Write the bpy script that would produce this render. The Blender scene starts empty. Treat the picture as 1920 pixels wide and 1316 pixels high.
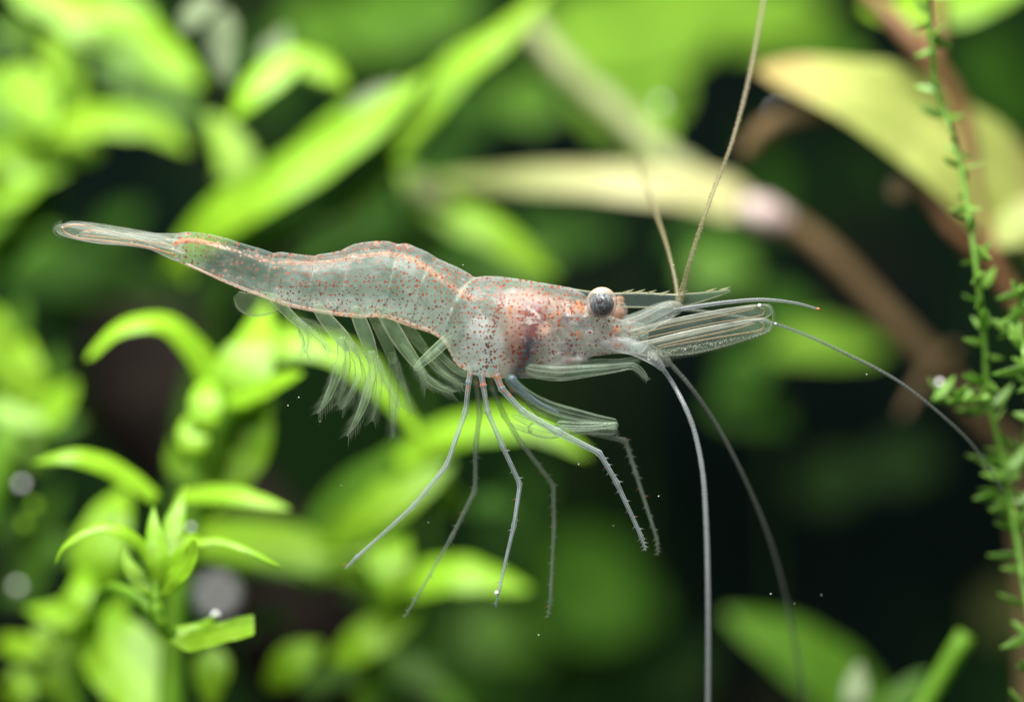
import bpy, math, random
import numpy as np
from mathutils import Vector
random.seed(7); rng = np.random.default_rng(7)
S = bpy.context.scene
C = S.collection
S.unit_settings.scale_length = 0.01          # 1 unit = 1 cm
CAMD = 20.0                                   # camera to the plane of the shrimp

# ---------------------------------------------------------------- camera
cd = bpy.data.cameras.new('camera'); cam = bpy.data.objects.new('camera', cd); C.objects.link(cam)
cam.location = (0, -CAMD, 0); cam.rotation_euler = (math.radians(90), 0, 0)
cd.sensor_width = 36; cd.lens = 112.5; cd.clip_start = 0.1; cd.clip_end = 500
cd.dof.use_dof = True; cd.dof.focus_distance = CAMD - 0.14; cd.dof.aperture_fstop = 0.1; cd.dof.aperture_blades = 0
S.camera = cam
# ---------------------------------------------------------------- world, lamps, exposure
w = bpy.data.worlds.new("World"); S.world = w; w.use_nodes = True
bg = w.node_tree.nodes['Background']; bg.inputs[0].default_value = (0.55, 0.75, 0.8, 1); bg.inputs[1].default_value = 0.022
def lamp(name, loc, aim, sx, sy, power, col):
    l = bpy.data.lights.new(name, 'AREA'); l.shape = 'RECTANGLE'; l.size = sx; l.size_y = sy; l.energy = power; l.color = col
    o = bpy.data.objects.new(name, l); C.objects.link(o); o.location = loc
    o.rotation_euler = (Vector(aim) - Vector(loc)).to_track_quat('-Z', 'Y').to_euler()
    return o
lamp('overhead_flash', (-1.5, -5.0, 13.5), (-0.5, 3.0, 0), 10, 7, 9800, (1.0, 0.985, 0.94))
lamp('front_fill', (-6, -17, 7), (0, 0, 0), 3, 3, 2750, (0.97, 0.99, 1.0))  # weak fill lamp added in front to brighten the shrimp
S.view_settings.view_transform = 'Standard'; S.view_settings.look = 'None'; S.view_settings.exposure = 0; S.view_settings.gamma = 1
cy = S.cycles
cy.max_bounces = 12; cy.transparent_max_bounces = 48; cy.diffuse_bounces = 3; cy.glossy_bounces = 3; cy.transmission_bounces = 6
cy.caustics_reflective = False; cy.caustics_refractive = False; cy.sample_clamp_indirect = 4; cy.use_denoising = True

# ---------------------------------------------------------------- helpers
def P(px, py, y=0.0):
    k = (CAMD + y) / CAMD
    return np.array([(px - 960) / 300 * k, y, (658 - py) / 300 * k])
def K(y): return (CAMD + y) / CAMD / 300
def resample(pts, n):
    """Catmull-Rom through rows of any dimension, n samples spread by chord length of the first two columns"""
    p = np.asarray(pts, float)
    if len(p) == 2:
        t = np.linspace(0, 1, n)[:, None]; return p[0] * (1 - t) + p[1] * t
    q = np.vstack([2 * p[0] - p[1], p, 2 * p[-1] - p[-2]])
    d = np.hypot(*(p[1:, :2] - p[:-1, :2]).T); s = np.r_[0, np.cumsum(np.maximum(d, 1e-9))]; s /= s[-1]
    out = []
    for t in np.linspace(0, 1, n):
        i = min(np.searchsorted(s, t, 'right') - 1, len(p) - 2); u = (t - s[i]) / (s[i + 1] - s[i])
        a, b, c, e = q[i], q[i + 1], q[i + 2], q[i + 3]
        out.append(0.5 * (2 * b + (c - a) * u + (2 * a - 5 * b + 4 * c - e) * u * u + (3 * b - a - 3 * c + e) * u ** 3))
    return np.array(out)
def nrm(v): return v / np.maximum(np.linalg.norm(v, axis=-1, keepdims=True), 1e-12)

class MB:
    def __init__(s): s.v = []; s.f = []; s.a = {}; s.n = 0
    def add(s, v, f, **attr):
        v = np.asarray(v, float); m = len(v)
        for k in set(s.a) | set(attr):
            if k not in s.a: s.a[k] = [np.zeros(s.n)]
            s.a[k].append(np.asarray(attr.get(k, np.zeros(m)), float) * np.ones(m))
        s.v.append(v); s.f += [tuple(i + s.n for i in q) for q in f]; s.n += m
    def loft(s, rings, cap=True, **attr):
        n, m = rings.shape[:2]; f = []
        for i in range(n - 1):
            for j in range(m):
                f.append((i * m + j, i * m + (j + 1) % m, (i + 1) * m + (j + 1) % m, (i + 1) * m + j))
        if cap: f += [tuple(range(m))[::-1], tuple(range((n - 1) * m, n * m))]
        s.add(rings.reshape(-1, 3), f, **attr)
    def tube(s, c, r, m=10, flat=1.0, **attr):
        """c: (n,3) centres, r: radii; flat scales the radius along the depth axis"""
        c = np.asarray(c, float); r = np.asarray(r, float) * np.ones(len(c))
        t = nrm(np.gradient(c, axis=0)); Y = np.array([0, 1.0, 0]); n1 = np.cross(t, Y)
        bad = np.linalg.norm(n1, axis=1) < 1e-3; n1[bad] = [1, 0, 0]; n1 = nrm(n1); n2 = nrm(np.cross(t, n1))
        a = np.linspace(0, 2 * np.pi, m, endpoint=False)
        rings = c[:, None] + r[:, None, None] * (np.cos(a)[None, :, None] * n1[:, None] + flat * np.sin(a)[None, :, None] * n2[:, None])
        at = {k: np.repeat(np.asarray(v) * np.ones(len(c)), m) for k, v in attr.items()}
        at.setdefault('lt', np.repeat(np.linspace(0, 1, len(c)), m)); at.setdefault('lu', np.tile(np.cos(a), len(c)))
        s.loft(rings, **at)
    def blade(s, c, hw, th, roll=0.0, curl=0.0, fold=0.0, m=13, wave=0.0):
        """closed leaf solid: c centres, hw half widths, th half thickness"""
        c = np.asarray(c, float); n = len(c); t = nrm(np.gradient(c, axis=0)); Y = np.array([0, 1.0, 0])
        n1 = np.cross(t, Y); bad = np.linalg.norm(n1, axis=1) < 1e-3; n1[bad] = [1, 0, 0]; n1 = nrm(n1)
        b = nrm(np.cross(t, n1)); b *= np.sign(b[:, 1:2] + 1e-9)
        ro = roll * np.tanh(3 * n1[:, 2:3]); W = np.cos(ro) * n1 + np.sin(ro) * b; N = nrm(np.cross(W, t)); N *= -np.sign(N[:, 1:2] + 1e-9)
        u = np.sin(np.linspace(-np.pi / 2, np.pi / 2, m)) ** 1.0; uu = np.r_[u, u[::-1][1:-1]]; sg = np.r_[np.ones(m), -np.ones(m - 2)]
        lt = np.linspace(0, 1, n)
        hwv = np.asarray(hw)[:, None, None]
        prof = th * np.clip(1 - uu ** 2, 0, 1) ** .5 * sg
        bend = .3 * curl * uu ** 2 + fold * np.abs(uu)
        edge = wave * np.sin(lt[:, None] * 23 + uu[None] * 2.0) * uu[None] ** 2
        rings = c[:, None] + hwv * uu[None, :, None] * W[:, None] + (prof[None, :, None] * np.minimum(1, hwv / (th * 1.5)) - hwv * (bend[None, :, None] - edge[:, :, None])) * N[:, None]
        s.loft(rings, lu=np.tile(uu, n), lt=np.repeat(lt, len(uu)))
    def hair(s, a, b, r):
        a = np.asarray(a, float); b = np.asarray(b, float); t = nrm(b - a); x = np.cross(t, [0, 1, 0.01]); x = nrm(x); y = np.cross(t, x)
        v = [a + r * x, a - .5 * r * x + .87 * r * y, a - .5 * r * x - .87 * r * y, b]
        s.add(v, [(0, 1, 3), (1, 2, 3), (2, 0, 3)])
    def ball(s, c, r, sc=(1, 1, 1), n=10, m=14, lump=0.0, ph=0.0, **attr):
        th = np.linspace(0.02, np.pi - .02, n)[:, None]; ph2 = np.linspace(0, 2 * np.pi, m, endpoint=False)[None]
        d = np.stack([np.sin(th) * np.cos(ph2), np.sin(th) * np.sin(ph2), np.cos(th) * np.ones_like(ph2)], -1)
        rr = 1 + lump * (np.sin(5 * d[..., 0] + ph) * np.sin(6 * d[..., 2] + 2 * ph) + .6 * np.sin(11 * d[..., 0] + 9 * d[..., 1] + ph))
        s.loft(np.asarray(c) + d * np.asarray(sc) * r * rr[..., None], **attr)
    def build(s, name, mat, parent=None, smooth=True, kind=None):
        me = bpy.data.meshes.new(name); me.from_pydata(np.vstack(s.v).tolist(), [], s.f); me.update()
        for k, l in s.a.items():
            at = me.attributes.new(k, 'FLOAT', 'POINT'); at.data.foreach_set('value', np.concatenate(l).astype(np.float32))
        if smooth: me.polygons.foreach_set('use_smooth', [True] * len(me.polygons))
        me.materials.append(mat)
        o = bpy.data.objects.new(name, me); C.objects.link(o)
        if parent is not None:
            o.parent = parent
            if parent.parent is None: o.location = -parent.location if parent.type == 'EMPTY' else (0, 0, 0)
        if kind: o['kind'] = kind
        return o
def thing(name, label, cat, loc, group=None):
    o = bpy.data.objects.new(name, None); C.objects.link(o); o.location = Vector(loc); o.empty_display_size = .1
    o['label'] = label; o['category'] = cat
    if group: o['group'] = group
    return o
def tag(o, label, cat, group=None):
    o['label'] = label; o['category'] = cat
    if group: o['group'] = group
    return o

# ---------------------------------------------------------------- materials
class NT:
    def __init__(s, name):
        s.m = bpy.data.materials.new(name); s.m.use_nodes = True; s.t = s.m.node_tree; s.t.nodes.clear()
    def n(s, typ, props=None, **inp):
        nd = s.t.nodes.new(typ)
        for k, v in (props or {}).items(): setattr(nd, k, v)
        for k, v in inp.items():
            k2 = int(k[1:]) if k[0] == 'i' and k[1:].isdigit() else k.replace('_', ' ')
            s.set(nd.inputs[k2], v)
        return nd
    def set(s, sock, v):
        if isinstance(v, bpy.types.NodeSocket): s.t.links.new(v, sock)
        elif isinstance(v, tuple) and len(v) == 3 and sock.type == 'RGBA': sock.default_value = (*v, 1)
        else: sock.default_value = v
    def math(s, op, a, b=0.0, c=0.0, clamp=False):
        return s.n('ShaderNodeMath', {'operation': op, 'use_clamp': clamp}, i0=a, i1=b, i2=c).outputs[0]
    def mix(s, f, a, b, blend='MIX'):
        nd = s.n('ShaderNodeMix', {'data_type': 'RGBA', 'blend_type': blend}); s.set(nd.inputs[0], f); s.set(nd.inputs[6], a); s.set(nd.inputs[7], b); return nd.outputs[2]
    def rng(s, v, a, b, c=0.0, d=1.0, smooth=False):
        nd = s.n('ShaderNodeMapRange', {'interpolation_type': 'SMOOTHSTEP' if smooth else 'LINEAR'}, Value=v)
        for i, x in zip((1, 2, 3, 4), (a, b, c, d)): s.set(nd.inputs[i], x)
        return nd.outputs[0]
    def attr(s, k): return s.n('ShaderNodeAttribute', {'attribute_name': k}).outputs['Fac']
    def noise(s, scale, detail=2.0, rough=.5, vec=None):
        nd = s.n('ShaderNodeTexNoise', None, Scale=scale, Detail=detail, Roughness=rough)
        s.set(nd.inputs['Vector'], vec if vec is not None else s.obj()); return nd.outputs['Fac']
    def obj(s): return s.n('ShaderNodeTexCoord').outputs['Object']
    def shmix(s, f, a, b):
        nd = s.n('ShaderNodeMixShader', None, i0=f); s.t.links.new(a, nd.inputs[1]); s.t.links.new(b, nd.inputs[2]); return nd.outputs[0]
    def out(s, sh):
        s.t.links.new(sh, s.n('ShaderNodeOutputMaterial').inputs[0]); return s.m
def leaf_mat(name, base, deep, trans=.45, rough=.45, vein=(1.25, 1.2, 1.3), spec=.3, tip=None, blotch=None):
    t = NT(name); n1 = t.noise(1.6, 3); col = t.mix(t.rng(n1, .3, .7, smooth=True), deep, base)
    n2 = t.noise(14, 3); col = t.mix(t.math('MULTIPLY', t.rng(n2, .4, .75), .25), col, tuple(c * 1.5 for c in base))
    lu = t.math('ABSOLUTE', t.attr('lu')); rib = t.rng(lu, .04, .13, .6, 0)
    sv = t.math('SINE', t.math('ADD', t.math('MULTIPLY', t.attr('lt'), 70.0), t.math('MULTIPLY', lu, -14.0))); rib = t.math('ADD', rib, t.math('MULTIPLY', t.rng(sv, .6, 1, 0, .22), t.rng(lu, .9, .7)), clamp=True)
    col = t.mix(t.math('MULTIPLY', t.rng(t.noise(5, 4, .65), .52, .66, smooth=True), .45), col, tuple(c * f for c, f in zip(deep, (.75, .62, .8))))
    if tip is not None: col = t.mix(t.rng(t.attr('lt'), tip[1], tip[2], smooth=True), col, tip[0])
    if blotch is not None: col = t.mix(t.rng(t.noise(blotch[1], 2), .5, .68, smooth=True), col, blotch[0])
    col = t.mix(rib, col, tuple(min(.95, c * v) for c, v in zip(base, vein)))
    bp = t.n('ShaderNodeBump', None, Strength=.25, Distance=.01); t.set(bp.inputs['Height'], t.noise(22, 2))
    pr = t.n('ShaderNodeBsdfPrincipled', None, Base_Color=col, Roughness=rough); pr.inputs['Specular IOR Level'].default_value = spec
    t.set(pr.inputs['Normal'], bp.outputs[0])
    tr = t.n('ShaderNodeBsdfTranslucent', None, Color=t.mix(1.0, col, (1.0, 1.12, .75), 'MULTIPLY'))
    return t.out(t.shmix(trans, pr.outputs[0], tr.outputs[0]))
def tissue(name, col, a0, a1, p=2.0, edge=0.0, edgecol=None, rough=.22, trans=.45, mottle=.0, spec=.5, dots=None, dotcol=(.42, .1, .05), msc=9, stripe=None, fade=None, rings=None):
    """glass-clear living tissue: see-through face on, denser where the wall is seen edge on"""
    t = NT(name); lw = t.n('ShaderNodeLayerWeight', None, Blend=.5).outputs['Facing']
    f = t.math('POWER', lw, p); a = t.math('ADD', a0, t.math('MULTIPLY', f, a1 - a0))
    c = col
    if edge:
        e = t.rng(t.math('ABSOLUTE', t.attr('lu')), .72, .95, smooth=True); a = t.math('ADD', a, t.math('MULTIPLY', e, edge)); c = t.mix(e, c, edgecol or col)
    if mottle:
        nz = t.rng(t.noise(msc, 4), .3, .7); a = t.math('MULTIPLY', a, t.rng(nz, 0, 1, 1 - mottle, 1 + mottle))
    if fade: a = t.math('MULTIPLY', a, t.math('MULTIPLY', t.rng(t.attr('lt'), fade[0], fade[1], smooth=True), t.rng(t.attr('lt'), 1 - fade[0], 1 - fade[1], smooth=True)))
    if rings:
        g_1 = t.rng(t.math('SINE', t.math('MULTIPLY', t.attr('lt'), rings[0])), .2, 1, 0, 1); g_1 = t.math('MULTIPLY', g_1, t.rng(t.noise(14, 3), .3, .6, .3, 1)); c = t.mix(t.math('MULTIPLY', g_1, rings[1]), c, tuple(x * .35 for x in col)); a = t.math('MULTIPLY', a, t.rng(g_1, 0, 1, 1, .8))
    if stripe:
        w_ = t.math('SINE', t.math('ADD', t.math('MULTIPLY', t.attr('lu'), stripe[0]), t.math('MULTIPLY', t.noise(4, 2), 2.5))); w_ = t.rng(w_, .55, .95, 0, 1, True)
        a = t.math('ADD', a, t.math('MULTIPLY', w_, stripe[1])); c = t.mix(w_, c, stripe[2])
    if dots:
        v = t.n('ShaderNodeTexVoronoi', None, Scale=dots[0]); t.set(v.inputs['Vector'], t.obj()); d = t.rng(v.outputs['Distance'], dots[1], dots[1] * 1.25, 1, 0)
        if len(dots) > 2: d = t.math('MULTIPLY', d, t.rng(t.attr('lt'), dots[2], dots[2] + .1, 1, 0))
        a = t.math('MAXIMUM', a, t.math('MULTIPLY', d, .85)); c = t.mix(d, c, dotcol)
    a = t.math('MINIMUM', a, .97)
    pr = t.n('ShaderNodeBsdfPrincipled', None, Base_Color=c, Roughness=rough); pr.inputs['Specular IOR Level'].default_value = spec
    tr = t.n('ShaderNodeBsdfTranslucent', None, Color=c)
    return t.out(t.shmix(a, t.n('ShaderNodeBsdfTransparent').outputs[0], t.shmix(trans, pr.outputs[0], tr.outputs[0])))
def plain(name, col, rough=.6, col2=None, scale=6, spec=.3):
    t = NT(name); c = t.mix(t.rng(t.noise(scale, 4), .35, .65, smooth=True), col, col2 or tuple(x * .55 for x in col))
    pr = t.n('ShaderNodeBsdfPrincipled', None, Base_Color=c, Roughness=rough); pr.inputs['Specular IOR Level'].default_value = spec
    return t.out(pr.outputs[0])
LIME = leaf_mat('lime_leaf', (.32, .58, .03), (.23, .47, .016), rough=.4, spec=.4)
LIME2 = leaf_mat('fresh_leaf', (.27, .48, .02), (.17, .36, .012))
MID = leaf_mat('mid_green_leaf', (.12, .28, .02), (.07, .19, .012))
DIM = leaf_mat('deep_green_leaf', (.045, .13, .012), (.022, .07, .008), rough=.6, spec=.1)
MUTED = leaf_mat('muted_green_leaf', (.07, .19, .014), (.04, .12, .01), rough=.6, spec=.1)  # leaf green darker than mid, lighter than deep
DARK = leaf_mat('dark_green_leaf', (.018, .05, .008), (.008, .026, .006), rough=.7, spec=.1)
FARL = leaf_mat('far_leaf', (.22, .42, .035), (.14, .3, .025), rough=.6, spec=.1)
PALE = leaf_mat('pale_yellow_leaf', (.40, .45, .12), (.32, .38, .085), tip=((.5, .44, .15), .75, 1.0), blotch=((.42, .31, .12), .9))
CREAM = leaf_mat('cream_leaf', (.56, .53, .27), (.42, .43, .18), tip=((.34, .44, .1), .45, 1.0))
GREY = leaf_mat('grey_green_leaf', (.26, .34, .17), (.2, .26, .14), rough=.5)
STEM = leaf_mat('green_stem', (.2, .42, .03), (.13, .3, .02))
STEMD = leaf_mat('dim_stem', (.07, .17, .015), (.04, .11, .01), rough=.6)
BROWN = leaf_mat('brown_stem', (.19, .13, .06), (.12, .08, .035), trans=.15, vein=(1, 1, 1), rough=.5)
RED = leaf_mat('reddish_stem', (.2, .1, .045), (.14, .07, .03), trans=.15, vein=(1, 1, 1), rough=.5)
OLIVE = leaf_mat('olive_leaf', (.06, .075, .014), (.04, .05, .01), rough=.6, spec=.1)
KHAKI = leaf_mat('khaki_stem', (.3, .34, .14), (.22, .26, .1), trans=.2, vein=(1, 1, 1))
PINKW = leaf_mat('pale_pink_highlight', (.6, .5, .46), (.5, .34, .3), trans=.2, vein=(1, 1, 1))  # colour of the highlight painted where cream leaf meets stem
MOSS = leaf_mat('moss_leaf', (.26, .48, .08), (.15, .33, .04), rough=.3, spec=.6)
WOOD = plain('dark_wood', (.022, .016, .012), .8, (.009, .007, .006), 2.5, .1)
SOIL = plain('dark_soil', (.03, .024, .016), .9, (.012, .01, .008), 5)
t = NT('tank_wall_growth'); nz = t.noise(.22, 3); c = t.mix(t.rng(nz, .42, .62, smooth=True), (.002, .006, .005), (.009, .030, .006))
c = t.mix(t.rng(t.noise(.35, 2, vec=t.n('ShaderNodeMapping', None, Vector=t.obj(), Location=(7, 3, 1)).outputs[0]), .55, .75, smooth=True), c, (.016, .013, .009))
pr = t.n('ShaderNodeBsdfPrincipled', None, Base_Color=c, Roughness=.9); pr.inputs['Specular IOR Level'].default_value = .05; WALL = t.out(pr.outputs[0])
WHITE = plain('white_speck', (.85, .85, .82), .3, (.7, .7, .7), 20, .6)

# ---------------------------------------------------------------- the setting
def sheet(name, v, mat):
    m = MB(); m.add(v, [(0, 1, 2, 3)]); o = m.build(name, mat, smooth=False); o['kind'] = 'structure'; return o
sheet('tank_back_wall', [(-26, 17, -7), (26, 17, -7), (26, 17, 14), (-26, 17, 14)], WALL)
nx, ny = 70, 40; gx, gy = np.meshgrid(np.linspace(-26, 26, nx), np.linspace(-12, 17, ny))
gz = -5.6 + .18 * np.sin(gx * 1.3 + np.sin(gy)) * np.cos(gy * .9) + rng.normal(0, .05, gx.shape)
m = MB(); m.add(np.stack([gx, gy, gz], -1).reshape(-1, 3), [(j * nx + i, j * nx + i + 1, (j + 1) * nx + i + 1, (j + 1) * nx + i) for j in range(ny - 1) for i in range(nx - 1)])
m.build('soil_ground', SOIL)['kind'] = 'structure'
SOILZ = -5.6

# ---------------------------------------------------------------- plants
def wprof(kind, t):
    if kind == 'lance': return np.clip(np.sin(np.pi * np.clip(t, 0, 1) ** .7), 0, 1) ** .95 * .97 + .03
    if kind == 'oval': return np.clip(np.sin(np.pi * np.clip(t, 0.02, .99) ** .85), 0, 1) ** .66
    if kind == 'strap': return np.clip((1 - t) / .42, 0.012, 1) ** .62 * (.62 + .38 * np.clip(t / .3, 0, 1))
    if kind == 'taper': return np.clip(t / .12, .3, 1) ** .6 * (1 - t) ** .45 * .97 + .03
    if kind == 'cut': return np.clip(t / .25, .4, 1) * np.where(t > .985, .9, 1)
def leaf(plant, pts, width, y, mat, kind='lance', roll=30, curl=.25, fold=0.0, n=30, wave=.05, name='leaf', thick=.006):
    p = np.array([(a[0], a[1], a[2] if len(a) > 2 else 0.0) for a in pts], float); r = resample(p, n)
    c = np.array([P(q[0], q[1], y + q[2]) for q in r]); ro = math.radians(roll)
    hw = .5 * width * wprof(kind, np.linspace(0, 1, n)) * np.array([K(y + q[2]) for q in r])
    mb = MB(); mb.blade(c, hw, thick, ro, curl, fold, wave=wave); return mb.build(name, mat, plant)
def stem(plant, pts, width, y, mat, n=30, name='stem', nodes=None):
    p = np.array([(a[0], a[1], a[2] if len(a) > 2 else 0.0, a[3] if len(a) > 3 else 1.0) for a in pts], float); r = resample(p, n)
    c = np.array([P(q[0], q[1], y + q[2]) for q in r]); rad = np.array([.5 * width * q[3] * K(y + q[2]) for q in r])
    rad *= 1 + .06 * np.sin(np.linspace(0, 30, n)); mb = MB(); mb.tube(c, rad, 12); return mb.build(name, mat, plant)
def plant(name, label, root_px, y, cat='water plant', group=None):
    q = P(root_px[0], root_px[1], y); return thing(name, label, cat, (q[0], y, SOILZ), group)
def down(px, py, y):      # pixel row of the soil at that depth under px
    return 658 + 5.65 / K(y)

# A: sharpest sprig, bottom left, just behind the shrimp
a = plant('stem_plant', 'lime green sprig with thin arching leaves, sharpest of the plants, above a broken stem piece', (300, 1200), .7)
Y = .7
stem(a, [(292, 1085, 0, .5), (292, 1125), (300, 1165), (330, 1195, .1)], 26, Y, STEM)
stem(a, [(330, 1195, .1), (295, 1160, .2), (255, 1120, .3), (205, 1102, .5), (175, 1150, 1.7), (195, 1230, 2.6), (225, 1330, 2.8), (240, down(0, 0, 3.5), 2.8)], 24, Y, STEM, 40)
leaf(a, [(294, 1108), (296, 1050, -.05), (288, 990, .0), (288, 948, .1)], 44, Y, LIME, 'lance', 10, .3)
leaf(a, [(320, 1060, .1), (322, 1000, .2), (335, 950, .3), (348, 908, .45)], 42, Y, LIME, 'lance', 10)
leaf(a, [(290, 1080), (268, 1028, -.05), (235, 1000, -.12), (195, 988, -.15), (150, 1003, -.2), (118, 1028, -.22), (103, 1062, -.22)], 30, Y, LIME, 'lance', 38, .3)
leaf(a, [(300, 1095), (325, 1050, -.05), (360, 1022, -.12), (410, 1016, -.15), (465, 1032, -.2), (526, 1064, -.2)], 30, Y, LIME, 'taper', 38, .3)
leaf(a, [(288, 1112), (262, 1090, .05), (240, 1055, .1), (236, 1028, .15)], 34, Y, LIME2, 'lance', 20)
leaf(a, [(302, 1118, -.1), (325, 1085, -.2), (352, 1050, -.25), (366, 1008, -.3)], 50, Y, LIME, 'oval', 45, .35)
leaf(a, [(310, 1050, .1), (345, 1015, .2), (372, 1003, .3)], 30, Y, LIME, 'oval', 30)
leaf(a, [(318, 1196, .05), (352, 1203), (405, 1190, -.05), (477, 1172, -.1)], 50, Y, LIME2, 'cut', 40, -.4, name='broken_leaf')
leaf(a, [(300, 1180, .1), (335, 1190, .05), (375, 1178, .1), (408, 1150, .1)], 40, Y, LIME, 'lance', 30)
# B: tall broad sprig behind it
b = plant('stem_plant', 'tall lime sprig with a high arching leaf beneath the tail of the shrimp', (400, 1000), 2.3)
Y = 2.3
stem(b, [(425, 690, 0, .4), (415, 760), (400, 850), (365, 960), (335, 1100), (320, 1316), (315, down(0, 0, Y))], 46, Y, STEM, 40)
leaf(b, [(415, 735), (370, 660, -.1), (325, 615, -.2), (275, 603, -.3), (215, 622, -.35), (160, 676, -.4)], 74, Y, LIME, 'taper', 48, .3)
leaf(b, [(415, 790), (440, 720, -.1), (475, 650, .0), (490, 605, .2), (500, 560, .4)], 110, Y, LIME, 'lance', 15, .2)
leaf(b, [(440, 720, .1), (500, 665, .2), (570, 645, .2), (650, 668, .2), (720, 730, .2), (800, 830, .2)], 66, Y, LIME, 'strap', 38, .25)
leaf(b, [(425, 755, -.2), (475, 735, -.35), (530, 712, -.5), (568, 700, -.6)], 52, Y, LIME, 'strap', 45, .3)
leaf(b, [(388, 710, -.2), (385, 745, -.35), (383, 790, -.4), (380, 815, -.35)], 64, Y, LIME, 'oval', 0, .4)
leaf(b, [(372, 770, -.2), (362, 810, -.35), (364, 840, -.4), (372, 868, -.35)], 62, Y, LIME, 'oval', 0, .4)
leaf(b, [(470, 720, .1), (450, 800, .1), (425, 870, .1), (385, 945, .1), (350, 990, .2)], 135, Y, LIME2, 'lance', 10, .2)
leaf(b, [(295, 935, -.4), (240, 895, -.5), (190, 868, -.6), (130, 856, -.7), (62, 868, -.7)], 44, Y, LIME, 'strap', 38, .3)
leaf(b, [(335, 930, -.4), (390, 925, -.5), (450, 930, -.6), (545, 955, -.7)], 42, Y, LIME, 'strap', 38, .3)
for pts, wd_, dy_, mt in [([(430, 800), (470, 760), (520, 760)], 44, .3, LIME2), ([(400, 850), (440, 820), (470, 780)], 50, .2, LIME), ([(370, 900), (330, 870), (320, 820)], 44, .3, LIME2), ([(480, 660), (520, 640), (560, 600)], 50, .5, LIME2), ([(440, 760), (470, 800), (480, 860)], 60, .3, LIME2), ([(600, 670), (650, 660), (720, 690)], 40, .5, LIME2)]:
    leaf(b, pts, wd_, Y + dy_, mt, 'lance', 25)
# C: broad blurred leaves at the lower left
c_ = plant('stem_plant', 'broad leaved lime plant in the lower left corner, half hidden behind the sharp sprig', (170, 1300), 2.9)
Y = 2.9
stem(c_, [(205, 960, 0, .5), (180, 1080), (150, 1200), (140, 1316), (140, down(0, 0, Y))], 34, Y, STEM)
leaf(c_, [(170, 1130), (180, 1050, -.1), (205, 970, 0), (235, 915, .3)], 105, Y, LIME, 'oval', 15, .3)
leaf(c_, [(160, 1190, -.2), (150, 1160, -.3), (125, 1150, -.3), (45, 1142, -.2)], 62, Y, LIME, 'lance', 30)
leaf(c_, [(100, 1200, -.2), (125, 1160, -.3), (150, 1110, -.3), (160, 1060)], 62, Y, LIME, 'oval', 20)
leaf(c_, [(150, 1160), (200, 1200, -.2), (260, 1270, -.4), (330, 1380, -.6)], 150, Y, LIME, 'oval', 20, .25)
leaf(c_, [(130, 1200, .3), (115, 1260, .2), (120, 1330, .2)], 70, Y, LIME2, 'oval', 10)
leaf(c_, [(0, 1200, .5), (50, 1215, .3), (95, 1240, .2)], 46, Y, LIME2, 'strap', 35)
leaf(c_, [(0, 1330, .5), (30, 1290, .3), (60, 1310, .2)], 60, Y, LIME2, 'oval', 25)
for pts, wd_, dy_, mt in [([(180, 1180), (215, 1150), (240, 1110)], 44, -.1, LIME), ([(60, 1180), (100, 1190), (150, 1200)], 40, .1, LIME2), ([(230, 1250), (270, 1230), (330, 1240)], 44, .4, MID), ([(20, 1260), (60, 1270), (90, 1300)], 44, .3, LIME2), ([(150, 1040), (180, 1000), (190, 950)], 44, .3, LIME2), ([(240, 1090), (270, 1060), (300, 1050)], 40, .5, MID)]:
    leaf(c_, pts, wd_, Y + dy_, mt, 'lance', 25)
# D: left edge
d_ = plant('stem_plant', 'bright sprig cut by the left picture edge, level with the belly of the shrimp', (-20, 900), 3.6)
Y = 3.8
stem(d_, [(20, 790, 0, .6), (0, 860), (-30, 960), (-60, 1100), (-70, down(0, 0, Y))], 60, Y, STEM)
leaf(d_, [(70, 770), (60, 720), (52, 680), (48, 630, .2)], 52, Y, LIME2, 'strap', 10)
leaf(d_, [(-30, 760), (20, 768), (70, 780), (110, 775)], 70, Y, LIME, 'oval', 35)
leaf(d_, [(40, 800), (85, 775), (115, 745), (140, 715)], 70, Y, LIME, 'oval', 30)
leaf(d_, [(-20, 570), (-5, 640), (10, 700), (40, 760)], 70, Y, LIME2, 'lance', 10)
leaf(d_, [(0, 1060), (60, 1040), (120, 1020), (180, 1020, .4)], 60, Y + 1, MID, 'lance', 30)
leaf(d_, [(-20, 1000), (40, 985), (90, 960), (120, 900)], 50, Y + 1, MID, 'lance', 30)
for pts, wd_, dy_, mt in [([(-20, 680), (20, 700), (60, 740)], 44, .4, LIME2), ([(60, 820), (110, 800), (160, 790)], 44, .6, MID), ([(-20, 830), (40, 840), (90, 880)], 50, .5, LIME2), ([(80, 720), (100, 690), (110, 650)], 34, .4, MID), ([(-10, 920), (30, 900), (70, 920)], 44, .7, MID), ([(0, 1120), (50, 1100), (90, 1060)], 50, .9, MID), ([(0, 640), (30, 600), (40, 560)], 50, .9, MID)]:
    leaf(d_, pts, wd_, Y + dy_, mt, 'lance', 30)
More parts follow.
